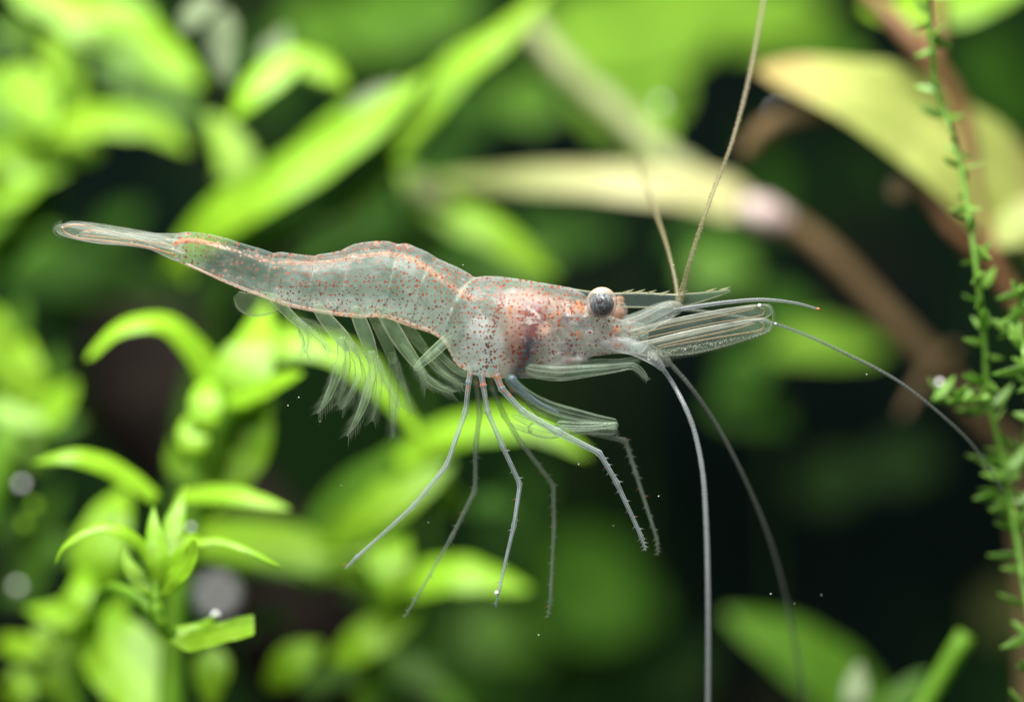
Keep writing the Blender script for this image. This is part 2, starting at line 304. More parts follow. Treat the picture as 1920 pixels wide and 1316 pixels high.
# E: upper left mass
e_ = plant('stem_plant', 'bushy bright green plant filling the upper left corner behind the tail', (0, 500), 4.4)
Y = 4.6
stem(e_, [(120, 60, 0, .6), (110, 180), (90, 300), (20, 420), (-60, 600), (-110, down(0, 0, Y))], 46, Y, STEM)
leaf(e_, [(70, -20), (160, 30), (240, 60), (310, 110), (380, 160)], 125, Y, LIME, 'oval', 35, .3)
leaf(e_, [(20, -30), (80, 0), (180, 20), (230, 40)], 80, Y + .3, LIME, 'oval', 35)
leaf(e_, [(80, 262), (150, 230), (220, 222), (290, 238), (355, 285)], 82, Y - .3, LIME2, 'strap', 40, .3)
leaf(e_, [(25, 125), (45, 165), (70, 205), (100, 240)], 95, Y - .4, LIME, 'oval', 15)
leaf(e_, [(130, 90), (125, 150), (115, 200), (110, 250)], 66, Y, LIME2, 'strap', 10)
leaf(e_, [(-40, 300), (40, 280), (110, 270), (190, 290)], 120, Y, LIME2, 'oval', 40, .2)
leaf(e_, [(-60, 400), (20, 350), (100, 300), (185, 285)], 110, Y + .2, LIME2, 'oval', 35)
leaf(e_, [(-80, 470), (-20, 420), (50, 370), (120, 340)], 100, Y + .2, LIME2, 'oval', 30)
leaf(e_, [(-40, 200), (0, 230), (20, 300), (10, 380)], 90, Y + .4, MID, 'oval', 10)
leaf(e_, [(-40, 120), (-10, 180), (40, 230)], 90, Y + .5, LIME2, 'oval', 10)
leaf(e_, [(-30, 330), (40, 250), (110, 190), (170, 170)], 90, Y + .5, LIME2, 'lance', 35)
leaf(e_, [(-50, 520), (10, 450), (70, 400), (130, 380)], 100, Y + .6, MID, 'lance', 30)
leaf(e_, [(200, 150), (270, 170), (330, 200), (390, 240)], 80, Y + 1.2, MID, 'lance', 30)
for pts, wd_, dy_, mt in [([(-20, 60), (60, 80), (130, 120)], 50, .8, MID), ([(40, 210), (110, 190), (200, 200)], 44, .2, LIME2), ([(130, 250), (180, 190), (200, 130)], 40, .6, LIME2), ([(0, 290), (60, 330), (130, 320)], 46, -.2, LIME),
    ([(-20, 380), (40, 360), (90, 320)], 44, -.3, LIME), ([(90, 60), (100, 130), (90, 200)], 40, -.3, LIME2), ([(170, 110), (230, 130), (310, 190)], 46, .9, MID), ([(-10, 440), (50, 430), (90, 400)], 50, .5, MID),
    ([(150, 20), (220, 10), (300, 30)], 44, -.3, LIME), ([(250, 110), (320, 120), (370, 170)], 40, .7, LIME2), ([(30, 20), (50, 70), (60, 120)], 40, .5, LIME2), ([(0, 180), (70, 240), (90, 290)], 50, .1, LIME2)]:
    leaf(e_, pts, wd_, Y + dy_, mt, 'lance', 30)
# small grey-green buds and the bright leaf next to them
f0 = plant('stem_plant', 'pale grey green shoot with one bright oval leaf, top edge behind the tail', (480, 500), 3.6)
Y = 3.6
stem(f0, [(540, 100, 0, .6), (600, 130, .1, .7), (690, 220, .6, .6), (760, 420, 1.2), (800, 900, 1.6), (820, down(0, 0, 5.2), 1.6)], 20, Y, STEMD)
leaf(f0, [(575, 95), (525, 125, -.1), (470, 175, -.2), (435, 225, -.2)], 70, Y, LIME, 'oval', 25, .3)
leaf(f0, [(545, 105), (580, 118), (615, 135), (650, 165)], 60, Y, LIME2, 'oval', 30)
leaf(f0, [(345, 60), (360, 30), (385, 10), (410, 0)], 50, Y - .5, GREY, 'oval', 25)
leaf(f0, [(425, 20), (415, 70), (420, 120), (430, 160)], 62, Y - .3, GREY, 'lance', 10)
leaf(f0, [(500, 140), (515, 100), (525, 80), (535, 50)], 60, Y + .2, GREY, 'lance', 10)
# F: diagonal plant in the middle
f_ = plant('stem_plant', 'lime plant with long leaves crossing diagonally above the back of the shrimp', (330, 700), 3.6)
Y = 3.7
leaf(f_, [(305, 520, .6), (350, 460, .3), (410, 405, .1), (500, 350), (600, 290), (700, 225), (800, 140)], 108, Y, LIME, 'oval', 30, .28)
leaf(f_, [(470, 395, .3), (455, 330, .4), (430, 270, .5), (390, 215, .6)], 74, Y, LIME2, 'strap', 10)
leaf(f_, [(700, 350, .4), (740, 290, .2), (785, 215), (860, 125), (940, 70), (1030, -20)], 78, Y + .4, LIME2, 'oval', 30, .28)
leaf(f_, [(655, 215), (690, 195), (720, 180), (760, 160)], 62, Y + .2, GREY, 'oval', 35)
leaf(f_, [(700, 320, .5), (780, 345, .4), (850, 400, .3), (930, 440, .2), (1040, 520, .2)], 86, Y + .6, LIME2, 'oval', 30, .28)
leaf(f_, [(770, 330, .5), (800, 350, .4), (840, 385, .3)], 60, Y + .5, KHAKI, 'oval', 30)
stem(f_, [(800, 150, 0, .5), (700, 330, .4), (560, 420, .6), (430, 520, .8), (400, 640, .9), (340, 900, 1), (310, down(0, 0, 4.6), 1)], 46, Y, STEMD)
leaf(f_, [(330, 520, .5), (340, 505, .4), (370, 500, .4)], 60, Y, LIME2, 'oval', 10)
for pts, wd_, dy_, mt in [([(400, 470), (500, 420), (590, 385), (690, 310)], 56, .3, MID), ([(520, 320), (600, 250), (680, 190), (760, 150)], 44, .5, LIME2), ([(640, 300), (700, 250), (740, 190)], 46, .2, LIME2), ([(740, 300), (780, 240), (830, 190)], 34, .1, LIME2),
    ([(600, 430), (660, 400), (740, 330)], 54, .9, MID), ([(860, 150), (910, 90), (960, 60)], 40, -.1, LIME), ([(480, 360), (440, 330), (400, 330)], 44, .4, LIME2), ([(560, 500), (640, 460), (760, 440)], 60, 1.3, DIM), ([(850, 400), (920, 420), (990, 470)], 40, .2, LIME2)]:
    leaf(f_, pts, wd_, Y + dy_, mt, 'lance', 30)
# G: plant behind the walking legs
g_ = plant('stem_plant', 'lime plant behind the walking legs with a level leaf under their tips', (730, 1200), 4.0)
Y = 3.7
stem(g_, [(800, 800, .2, .6), (770, 900, .1), (742, 980), (730, 1080), (700, 1200, .2), (690, 1316, .3), (690, down(0, 0, 4.4), .3)], 50, Y, STEM)
leaf(g_, [(745, 870), (830, 815, -.1), (920, 795, -.2), (1010, 800, -.3), (1105, 855, -.4)], 74, Y, LIME, 'strap', 40, .3)
leaf(g_, [(560, 1040, .3), (640, 930, .2), (720, 870, .1), (800, 800)], 60, Y + .4, MID, 'lance', 25)
leaf(g_, [(600, 1030, -.1), (680, 975, -.2), (760, 920, -.2), (850, 860, -.1)], 92, Y, LIME2, 'oval', 35, .28)
leaf(g_, [(775, 830), (780, 870), (800, 900), (870, 960)], 70, Y + .2, LIME2, 'oval', 20)
leaf(g_, [(735, 950), (725, 1010, -.2), (728, 1070, -.4), (735, 1130, -.4)], 85, Y, LIME, 'oval', 0, .3)
leaf(g_, [(720, 1110, -.1), (800, 1082, -.2), (880, 1075, -.3), (995, 1105, -.3)], 84, Y, LIME, 'strap', 42, .3)
leaf(g_, [(330, 1010, .5), (450, 1010, .3), (580, 1035, .1), (700, 1100)], 105, Y, LIME2, 'oval', 40, .25)
leaf(g_, [(620, 1240, -.1), (680, 1200, -.2), (740, 1165, -.1), (790, 1140)], 84, Y, LIME2, 'oval', 35, .25)
leaf(g_, [(500, 1285), (535, 1250, -.1), (565, 1225, -.1), (600, 1205)], 78, Y - .3, LIME2, 'oval', 30)
leaf(g_, [(545, 1180, .6), (500, 1150, .6), (450, 1210, .6)], 36, Y, STEMD, 'lance', 20)
leaf(g_, [(402, 1210, -.3), (396, 1260, -.4), (395, 1330, -.4)], 72, Y - .8, LIME2, 'lance', 10)
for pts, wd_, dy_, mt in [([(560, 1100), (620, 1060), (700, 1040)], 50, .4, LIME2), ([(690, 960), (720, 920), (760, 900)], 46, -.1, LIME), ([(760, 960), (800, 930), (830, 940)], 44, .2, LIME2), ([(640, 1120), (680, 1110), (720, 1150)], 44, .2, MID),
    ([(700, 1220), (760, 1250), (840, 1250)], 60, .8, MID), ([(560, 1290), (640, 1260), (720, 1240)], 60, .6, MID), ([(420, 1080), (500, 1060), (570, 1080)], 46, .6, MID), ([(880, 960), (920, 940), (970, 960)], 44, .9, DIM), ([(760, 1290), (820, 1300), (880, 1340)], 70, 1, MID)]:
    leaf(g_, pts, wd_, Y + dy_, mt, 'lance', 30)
# H: pale broad leaves on reddish stems, right
h_ = plant('broadleaf_plant', 'plant with a broad pale yellow leaf on reddish stems, upper right', (1850, 900), 3.6)
Y = 3.2
leaf(h_, [(2100, 560, .3), (1980, 440, .2), (1890, 360, .1), (1810, 292, 0), (1730, 232, 0), (1625, 178, -.1), (1510, 140, 0), (1422, 128, .2)], 250, Y, PALE, 'oval', 38, .08, n=40)
leaf(h_, [(1870, 460), (1930, 400), (1990, 380)], 90, Y - .3, PALE, 'oval', 30)
stem(h_, [(1600, -40, .6, .7), (1680, 40, .3), (1740, 110, .2), (1800, 200, .3), (1820, 330, .3), (1850, 450, .2), (1905, 560, .2), (1990, 700, .3), (2080, 900, .4), (2100, down(0, 0, Y), .4)], 34, Y - .3, RED, 44)
stem(h_, [(1760, -40, .3), (1757, 60, .3), (1745, 120, .2)], 32, Y, RED)
stem(h_, [(1730, 350, 0, .7), (1790, 430, -.1), (1860, 500), (1930, 600)], 34, Y, RED)
stem(h_, [(1395, 290, .2, .7), (1440, 240, .1), (1500, 215), (1580, 205)], 44, Y + .3, BROWN)
leaf(h_, [(1700, 340, 0), (1690, 355), (1700, 370)], 50, Y, BROWN, 'oval', 10)
leaf(h_, [(1620, 10, .6), (1720, 15, .4), (1830, 0, .3), (1940, -40, .3)], 110, Y + .4, LIME2, 'oval', 40)
# I: cream tapering leaf with a brown stem
i_ = plant('broadleaf_plant', 'cream tapering leaf on a long brown stem slanting behind the head', (1870, 900), 5.0)
Y = 4.8
leaf(i_, [(1430, 400, -.1), (1350, 365, -.1), (1230, 345, -.2), (1080, 335, -.1), (960, 335), (815, 338, .2)], 108, Y, CREAM, 'taper', 35, .2, n=34)
stem(i_, [(1380, 380, -.1, 1.2), (1470, 415), (1560, 480), (1660, 585), (1760, 690), (1850, 800), (1920, 950), (1960, down(0, 0, Y))], 44, Y, BROWN, 44)
stem(i_, [(1395, 385, -.3, .8), (1435, 402, -.35, 1.1), (1478, 420, -.3, .7)], 58, Y, PINKW, name='leaf_highlight')  # highlight on the leaf imitated by a short pale pink piece
stem(i_, [(990, 40, .5, .7), (1060, 130, .4), (1160, 215, .3), (1240, 290, .2), (1330, 355)], 50, Y + .6, KHAKI)
stem(i_, [(1790, 655, 0, 1), (1740, 700, -.2, 1), (1690, 780, -.3, .5)], 26, Y, BROWN)
leaf(i_, [(1200, 330, .4), (1220, 270, .5), (1240, 225, .6), (1230, 190, .7)], 60, Y + .4, FARL, 'oval', 10)
# L/M: lower right
l_ = plant('broadleaf_plant', 'single blunt green leaf rising from the bottom edge beside the long feelers', (1680, 1400), 5.2)
leaf(l_, [(1690, 1420), (1600, 1300), (1500, 1220), (1360, 1150)], 145, 5.2, MID, 'oval', 32, .22)
stem(l_, [(1680, 1400), (1720, 1500), (1740, down(0, 0, 5.2))], 40, 5.2, STEMD)
m_ = plant('cut_stem', 'blunt light green cut stem standing slanted near the bottom right corner', (1700, 1400), 2.1)
stem(m_, [(1812, 1188), (1775, 1250), (1730, 1330), (1680, 1450), (1640, down(0, 0, 2.1))], 36, 2.1, STEM)
leaf(m_, [(1600, 1350), (1605, 1300), (1612, 1240, .2)], 50, 2.6, GREY, 'strap', 10)
leaf(m_, [(1660, 1330), (1700, 1300), (1740, 1260)], 50, 3.4, MID, 'oval', 20)

# far plants: broad leaves deep behind, thrown out of focus
def far(label, y, leaves, root, mat_stem=STEMD, name='broadleaf_plant'):
    o = plant(name, label, root, y); cxy = [l[0][0] for l in leaves]
    stem(o, [(root[0], root[1]), (root[0] + 15, (root[1] + down(0, 0, y)) / 2), (root[0], down(0, 0, y))], 12, y, DARK)
    for pts, wd, mat, *rest in leaves:
        leaf(o, pts, wd, y + (rest[0] if rest else 0), mat, 'oval', 35, .15)
    return o
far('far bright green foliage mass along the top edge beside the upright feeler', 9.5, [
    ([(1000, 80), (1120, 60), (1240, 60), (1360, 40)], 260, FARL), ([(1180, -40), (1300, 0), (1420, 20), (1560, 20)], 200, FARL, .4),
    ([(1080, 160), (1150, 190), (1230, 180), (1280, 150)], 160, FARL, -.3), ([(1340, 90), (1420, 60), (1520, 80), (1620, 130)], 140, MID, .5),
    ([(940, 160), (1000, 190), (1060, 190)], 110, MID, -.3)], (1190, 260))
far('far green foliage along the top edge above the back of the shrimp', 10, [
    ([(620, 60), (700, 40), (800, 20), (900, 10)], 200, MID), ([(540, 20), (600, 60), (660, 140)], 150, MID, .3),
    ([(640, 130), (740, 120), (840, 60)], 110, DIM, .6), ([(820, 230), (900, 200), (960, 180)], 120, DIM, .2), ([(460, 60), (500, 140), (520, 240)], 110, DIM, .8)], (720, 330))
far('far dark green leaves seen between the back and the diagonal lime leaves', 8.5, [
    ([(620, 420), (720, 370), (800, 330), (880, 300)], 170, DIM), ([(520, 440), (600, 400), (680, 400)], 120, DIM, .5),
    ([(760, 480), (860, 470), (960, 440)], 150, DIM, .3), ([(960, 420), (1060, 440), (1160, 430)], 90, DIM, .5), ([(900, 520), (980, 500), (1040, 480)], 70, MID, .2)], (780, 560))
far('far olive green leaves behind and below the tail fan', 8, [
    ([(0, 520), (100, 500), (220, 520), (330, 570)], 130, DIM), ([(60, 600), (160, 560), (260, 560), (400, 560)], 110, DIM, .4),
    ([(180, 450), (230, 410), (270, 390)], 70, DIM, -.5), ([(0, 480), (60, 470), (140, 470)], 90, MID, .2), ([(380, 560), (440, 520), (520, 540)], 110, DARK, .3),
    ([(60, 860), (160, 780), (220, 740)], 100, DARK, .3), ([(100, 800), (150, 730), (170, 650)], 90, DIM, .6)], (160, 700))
far('far round dark green leaf below the front legs', 11, [
    ([(1010, 1020), (1080, 1080), (1150, 1120), (1240, 1150)], 250, MUTED), ([(1050, 1180), (1120, 1160), (1200, 1060)], 190, MUTED, .3),
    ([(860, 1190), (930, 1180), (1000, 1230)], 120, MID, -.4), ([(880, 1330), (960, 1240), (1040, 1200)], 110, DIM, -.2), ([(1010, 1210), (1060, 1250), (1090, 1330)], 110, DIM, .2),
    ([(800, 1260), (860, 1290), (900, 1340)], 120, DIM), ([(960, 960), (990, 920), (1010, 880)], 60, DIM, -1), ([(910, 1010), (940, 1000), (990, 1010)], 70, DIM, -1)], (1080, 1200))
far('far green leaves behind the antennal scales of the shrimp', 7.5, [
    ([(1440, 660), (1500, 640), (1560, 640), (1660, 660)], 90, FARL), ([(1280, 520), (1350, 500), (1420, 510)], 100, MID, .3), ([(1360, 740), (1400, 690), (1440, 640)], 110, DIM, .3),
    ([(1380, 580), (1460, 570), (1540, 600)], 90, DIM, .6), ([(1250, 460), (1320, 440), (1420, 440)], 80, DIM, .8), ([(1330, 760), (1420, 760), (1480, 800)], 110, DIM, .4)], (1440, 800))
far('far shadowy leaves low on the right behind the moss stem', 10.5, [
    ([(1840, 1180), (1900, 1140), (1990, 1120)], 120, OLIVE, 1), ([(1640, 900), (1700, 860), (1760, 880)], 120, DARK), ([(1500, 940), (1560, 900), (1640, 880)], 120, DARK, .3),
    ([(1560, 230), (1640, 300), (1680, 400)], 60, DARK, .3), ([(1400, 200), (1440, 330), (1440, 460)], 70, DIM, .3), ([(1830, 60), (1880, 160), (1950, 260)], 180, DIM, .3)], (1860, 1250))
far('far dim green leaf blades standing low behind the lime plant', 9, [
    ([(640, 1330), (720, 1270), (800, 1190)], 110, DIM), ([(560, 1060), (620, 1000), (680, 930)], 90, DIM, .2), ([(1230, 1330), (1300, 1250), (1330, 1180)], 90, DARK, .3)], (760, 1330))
# driftwood lying in the dark gap at the lower left
wr = [(270, 640, 8.5), (290, 720, 8), (340, 820, 8), (450, 950, 8), (520, 1120, 8.2), (580, 1280, 8.4), (600, down(0, 0, 8.4), 8.4)]
rr = resample(np.array(wr, float), 40); mb = MB(); cc = np.array([P(*q) for q in rr])
mb.tube(cc, .55 + .12 * np.sin(np.linspace(0, 17, 40)) + rng.normal(0, .03, 40), 16); tag(mb.build('driftwood', WOOD), 'dark brown branch in the gap behind the lower left sprigs', 'driftwood')

# moss stem at the right, close behind the plane of the shrimp
def moss(label, pts, y, nl, L, wd, seed):
    r = random.Random(seed); o = plant('moss_stem', label, pts[-1][:2], y); o.location.z = float(P(*pts[-1][:2], y)[2])
    p = resample(np.array([(a[0], a[1]) for a in pts], float), 60); c = np.array([P(q[0], q[1], y + .12 * math.sin(i * .2)) for i, q in enumerate(p)])
    mb = MB(); mb.tube(c, np.linspace(.018, .022, 60), 10); st = mb.build('stem', MOSS, o)
    lb = MB(); n = 12; cl = np.zeros((n, 3)); cl[:, 0] = np.linspace(0, 1, n); cl[:, 2] = .18 * np.linspace(0, 1, n) ** 2
    lb.blade(cl, .16 * wprof('lance', np.linspace(0, 1, n)) + .01, .03, 0.6, .3, m=7); src = lb.build('leaf', MOSS, o)
    for i in range(nl):
        q = c[max(0, min(59, int((i + .5 + r.uniform(-.8, .8)) / nl * 60)))]; ob = src if i == 0 else src.copy()
        if i: C.objects.link(ob); ob.parent = o
        s = L / 300 * r.uniform(.55, 1.3); side = i % 4
        ob.location = Vector(q) - o.location
        az = side * math.pi / 2 + r.uniform(-.9, .9) + .6
        ob.rotation_euler = (r.uniform(-.8, .8), r.uniform(-.8, .6), az); ob.scale = (s, s * wd * r.uniform(.8, 1.2), s)
    return o
moss('thin green moss stem of tiny leaves hanging in front of the pale leaf', [(1738, -60), (1745, 60), (1760, 180), (1790, 260), (1808, 350), (1822, 440), (1838, 560), (1848, 660), (1852, 740), (1878, 850), (1898, 960), (1915, 1060), (1935, 1200), (1940, 1420)], .9, 88, 58, .75, 3)
moss('short bright moss tip sticking in from the right edge at the brown stem crossing', [(1915, 540), (1912, 600), (1925, 680), (1950, 760), (1985, 900)], .7, 44, 56, 1.3, 5)
moss('leafy moss tuft at the right edge just below the end of the drooping feeler', [(1950, 820), (1905, 860), (1885, 900), (1895, 960), (1940, 1010)], 1.1, 34, 60, 1.4, 9)
moss('mossy side twig reaching left above the thin drooping feeler', [(1752, 748), (1790, 752), (1830, 748), (1856, 745)], .9, 10, 46, 1.5, 8)

# ================================================================= the shrimp
shrimp = thing('shrimp', 'see-through freshwater shrimp with rust red dots, swimming across the middle', 'shrimp', P(960, 600, 0))
T = np.array([(322, 440), (335, 437), (349, 435), (370, 436), (392, 439), (425, 447), (455, 457), (490, 467), (510, 474), (516, 475), (520, 473), (530, 473), (560, 477), (588, 480), (593, 479), (597, 477), (620, 474), (642, 469), (646, 466), (652, 463), (664, 458), (680, 455), (706, 452), (732, 453), (744, 458), (750, 458), (756, 456), (764, 457), (774, 461), (802, 473), (823, 486), (853, 499), (877, 511), (889, 520), (895, 520), (903, 518), (915, 518), (942, 519), (980, 524), (1026, 532), (1067, 539), (1085, 544), (1100, 556), (1120, 578), (1140, 590), (1160, 598), (1185, 603), (1215, 606)], float)
B = np.array([(322, 486), (335, 492), (361, 503), (385, 513), (408, 524), (455, 544), (499, 560), (533, 572), (580, 582), (627, 591), (674, 596), (700, 594), (728, 597), (753, 607), (783, 617), (804, 622), (822, 632), (834, 644), (843, 660), (851, 678), (861, 688), (872, 694), (885, 701), (901, 706), (942, 709), (972, 709), (997, 709), (1026, 709), (1057, 703), (1085, 685), (1099, 674), (1112, 667), (1126, 666), (1151, 663), (1188, 662), (1215, 660)], float)
HW = np.array([(322, 14), (350, 22), (420, 30), (520, 38), (640, 46), (760, 54), (860, 60), (930, 66), (1020, 66), (1080, 56), (1120, 44), (1160, 38), (1215, 30)], float)
nst, nan = 470, 84
X = np.linspace(322, 1215, nst)
def sm(a, k):
    ker = np.exp(-.5 * (np.arange(-12, 13) / k) ** 2); ker /= ker.sum(); return np.convolve(np.pad(a, 12, 'edge'), ker, 'valid')
top = sm(np.interp(X, *T.T), 1.1); bot = sm(np.interp(X, *B.T), 1.8); hwv = sm(np.interp(X, *HW.T), 6)
endf = np.sqrt(np.clip((X - 318) / 16, 0.05, 1)) * np.sqrt(np.clip((1219 - X) / 14, .05, 1)); mid = (top + bot) / 2; half = (bot - top) / 2 * endf; hwv = hwv * endf
seams = [(514, 503, -2, 1.0), (592, 572, 4, 1.0), (646, 624, 14, 1.3), (746, 712, 6, 1.5), (822, 770, -8, .8), (891, 836, -16, 2.2)]
def body_shell(scale=1.0):
    th = np.linspace(0, 2 * np.pi, nan, endpoint=False); c, s = np.cos(th), np.sin(th)
    v = (1 - c) / 2
    zz = np.sign(c) * np.abs(c) ** .92
    wid = (1 - .30 * np.clip((v - .55) / .45, 0, 1) ** 1.5) * (1 - .25 * np.clip((.35 - v) / .35, 0, 1))
    xx = X[:, None] + 0 * c[None]
    zpx = mid[:, None] + (-half[:, None] * zz[None]) * scale
    ypx = hwv[:, None] * (np.sign(s) * np.abs(s) ** .85 * wid)[None] * scale
    disp = np.zeros_like(xx); seam = np.zeros_like(xx)
    for xt, xb, bow, st in seams:
        xs = xt + (xb - xt) * v + bow * 4 * v * (1 - v); d = X[:, None] - xs[None]
        disp += st * np.where(d > 0, 3.6 * np.exp(-np.maximum(d, 0) / 26) , -2.6 * np.exp(np.minimum(d, 0) / 12))
        seam = np.maximum(seam, np.exp(-(d / 2.5) ** 2) * min(1, st * .95) * np.clip(1.25 - v, 0, 1))
    if scale == 1.0: ypx = ypx + disp * s[None]; zpx = zpx - .0 * disp
    return xx, zpx, ypx, np.broadcast_to(v, xx.shape), seam, np.broadcast_to(s, xx.shape)
def topx(xx, zpx, ypx):
    y = ypx / 300; k = (CAMD + 0 * y) / CAMD
    return np.stack([(xx - 960) / 300 * k, y, (658 - zpx) / 300 * k], -1)
xx, zp, yp, v, seam, sd = body_shell()
# pigment maps (chromatophores, real colour of the animal)
dens = np.interp(xx, [322, 400, 500, 520, 640, 860, 900, 1050, 1120, 1215], [.8, .5, .55, .85, .95, .95, 1, 1, .8, .5]) * np.interp(v, [0, .2, .35, .62, .72, .82, 1], [1, 1, .85, .8, .6, 1, 1.3])
dens *= np.where(xx > 880, np.interp(v, [0, .15, .3, .7, 1], [1, 1, .85, .75, .7]) / np.interp(v, [0, .2, .35, .62, .72, .82, 1], [1, 1, .85, .8, .6, 1, 1.3]), 1)
opac = np.interp(xx, [322, 360, 400, 500, 520, 640, 720, 860, 900, 1000, 1110, 1180, 1215], [.20, .16, .08, .09, .16, .20, .25, .33, .36, .39, .40, .36, .32])
opac = opac * np.interp(v, [0, .1, .25, .4, .75, .9, 1], [.45, .5, 1.0, .9, 1.15, 1.25, 1.3])
lx = np.array([(519, 947), (544, 936), (569, 939), (592, 932), (619, 922), (646, 917), (667, 915), (684, 916), (694, 902)], float)
dotline = np.exp(-((xx - np.interp(zp, lx[:, 0], lx[:, 1])) / 6.5) ** 2) * (zp > 530)
dorsal = np.clip((.17 - v) / .1, 0, 1)
def blots(l):
    o = np.zeros_like(xx)
    for px, py, r_ in l: o = np.maximum(o, np.exp(-((xx - px) ** 2 + (zp - py) ** 2) / (r_ * r_)))
    return o
orange = blots([(1083, 625, 7), (1088, 632, 6), (1063, 660, 6), (1067, 674, 8), (1077, 673, 6), (1154, 617, 9), (1150, 645, 8), (1162, 648, 7), (1035, 592, 7), (1045, 590, 7), (1086, 574, 12), (1072, 580, 10), (1108, 578, 9),
    (948, 620, 5), (946, 634, 5), (940, 665, 5), (942, 675, 5), (957, 580, 6), (958, 592, 6), (707, 455, 7), (765, 461, 6), (352, 437, 6), (871, 548, 6), (905, 703, 8), (925, 705, 8), (940, 705, 6), (640, 588, 6), (660, 592, 8), (705, 592, 6)])
gl = np.array([(322, 459), (345, 452), (375, 453), (402, 459), (440, 470), (500, 489), (560, 494), (610, 492), (655, 484), (700, 478), (742, 478), (775, 488), (810, 511), (845, 535), (872, 555), (895, 562)], float)
for a_ in resample(gl, 150):
    k_ = np.interp(a_[0], [322, 335, 400, 430, 520, 600, 650, 740, 765, 880, 900], [.5, 1, 1, .6, .4, .45, .6, .55, .85, .75, .4])
    orange = np.maximum(orange, k_ * np.exp(-((xx - a_[0]) ** 2 + (zp - a_[1]) ** 2) / 4.6 ** 2))
stom = np.clip(1.6 - np.hypot(xx - 1021, (zp - 617) * .95) / 9, 0, 1)
pc = resample(np.array([(978, 550), (1000, 553), (1025, 560), (1050, 570), (1075, 581), (1100, 580), (1120, 574)], float), 40); peach = blots([(a_[0], a_[1], 12) for a_ in pc])
pc = resample(np.array([(964, 560), (962, 600), (965, 650), (955, 690)], float), 20); peach = np.maximum(peach, .75 * blots([(a_[0], a_[1], 22) for a_ in pc]))
mauve = np.clip(blots([(985, 597, 26), (998, 620, 26), (972, 625, 18), (1003, 582, 16), (968, 648, 16), (985, 642, 18), (1010, 600, 16)]) - .9 * blots([(1021, 617, 15)]), 0, 1)
slate = np.maximum.reduce([blots([(a_[0], a_[1], 15) for a_ in resample(np.array([(998, 640), (990, 660), (978, 684), (964, 708)], float), 16)]), .8 * blots([(1066, 655, 16), (1093, 607, 12), (1062, 598, 12), (1075, 664, 9)])])
warm = np.clip(np.exp(-(((xx - 1015) / 75) ** 2 + ((zp - 600) / 45) ** 2)) + .9 * np.exp(-(((xx - 1060) / 55) ** 2 + ((zp - 690) / 22) ** 2)) + .8 * np.exp(-(((xx - 1150) / 40) ** 2 + ((zp - 630) / 22) ** 2)), 0, 1)
belly = np.clip((v - .93) / .05, 0, 1) * (xx < 880)
t = NT('shrimp_shell'); ob = t.obj()
lw = t.n('ShaderNodeLayerWeight', None, Blend=.5).outputs['Facing']; fc = t.math('POWER', lw, 3.6)
nz = t.rng(t.noise(7, 5, .6), .3, .72); nf = t.noise(38, 3)
al = t.math('MULTIPLY', t.attr('opac'), t.rng(nz, 0, 1, .5, 1.45)); al = t.math('ADD', al, t.math('MULTIPLY', fc, .45))
str_ = t.n('ShaderNodeTexWave', {'wave_type': 'BANDS', 'bands_direction': 'DIAGONAL'}, Scale=9.0, Distortion=3.0, Detail=3.0); t.set(str_.inputs['Vector'], ob)
al = t.math('MULTIPLY', al, t.rng(str_.outputs['Fac'], 0, 1, .9, 1.1))
col = t.mix(nz, (.44, .64, .54), (.82, .89, .88)); col = t.mix(t.math('MULTIPLY', t.attr('warm'), .8), col, (.60, .45, .37))
nb = t.rng(t.noise(19, 4, .65), .32, .68)
for nm, cc_, up_a, kk in (('mauve', (.25, .11, .11), .55, 1.4), ('peach', (.60, .40, .30), .4, .9), ('slate', (.07, .11, .15), .45, 1.0), ('stom', (.78, .55, .43), .5, 1.1)):
    f_2 = t.math('MULTIPLY', t.attr(nm), t.rng(nb, 0, 1, .6 * kk, 1.2 * kk), clamp=True); col = t.mix(f_2, col, cc_); al = t.math('ADD', al, t.math('MULTIPLY', f_2, up_a))
f_2 = t.rng(t.math('MULTIPLY', t.attr('orange'), t.rng(t.noise(34, 3), .35, .65, .45, 1.4)), .3, .75, 0, .8, True); col = t.mix(f_2, col, (.70, .29, .12)); al = t.math('MAXIMUM', al, f_2)
hm = t.attr('headm'); mp_ = t.n('ShaderNodeMapping', None, Vector=ob, Location=(2, 7, 4)).outputs[0]
f_2 = t.math('MULTIPLY', hm, t.rng(t.noise(10, 5, .65), .52, .64, 0, .8, True)); col = t.mix(f_2, col, (.80, .72, .68)); al = t.math('ADD', al, t.math('MULTIPLY', f_2, .28))
f_2 = t.math('MULTIPLY', hm, t.rng(t.noise(12, 5, .65, mp_), .54, .66, 0, .75, True)); col = t.mix(f_2, col, (.26, .22, .22)); al = t.math('ADD', al, t.math('MULTIPLY', f_2, .22))
stre = t.noise(1.0, 4, .6, t.n('ShaderNodeMapping', None, Vector=ob, Scale=(5, 40, 40)).outputs[0])
f_2 = t.math('MULTIPLY', t.attr('dorsal'), t.rng(stre, .45, .6, 0, .75, True)); col = t.mix(f_2, col, (.13, .15, .17)); al = t.math('ADD', al, t.math('MULTIPLY', f_2, .25))
f_2 = t.math('MULTIPLY', t.rng(stre, .56, .66, 0, .6, True), t.rng(t.noise(5, 2), .45, .6)); col = t.mix(f_2, col, (.84, .84, .8)); al = t.math('ADD', al, t.math('MULTIPLY', f_2, .2))
sc = t.math('MULTIPLY', t.rng(t.attr('seam'), .35, .9, 0, .6, True), t.rng(t.noise(12, 3), .4, .6, .35, 1)); col = t.mix(sc, col, (.62, .50, .28)); al = t.math('ADD', al, t.math('MULTIPLY', sc, .5))
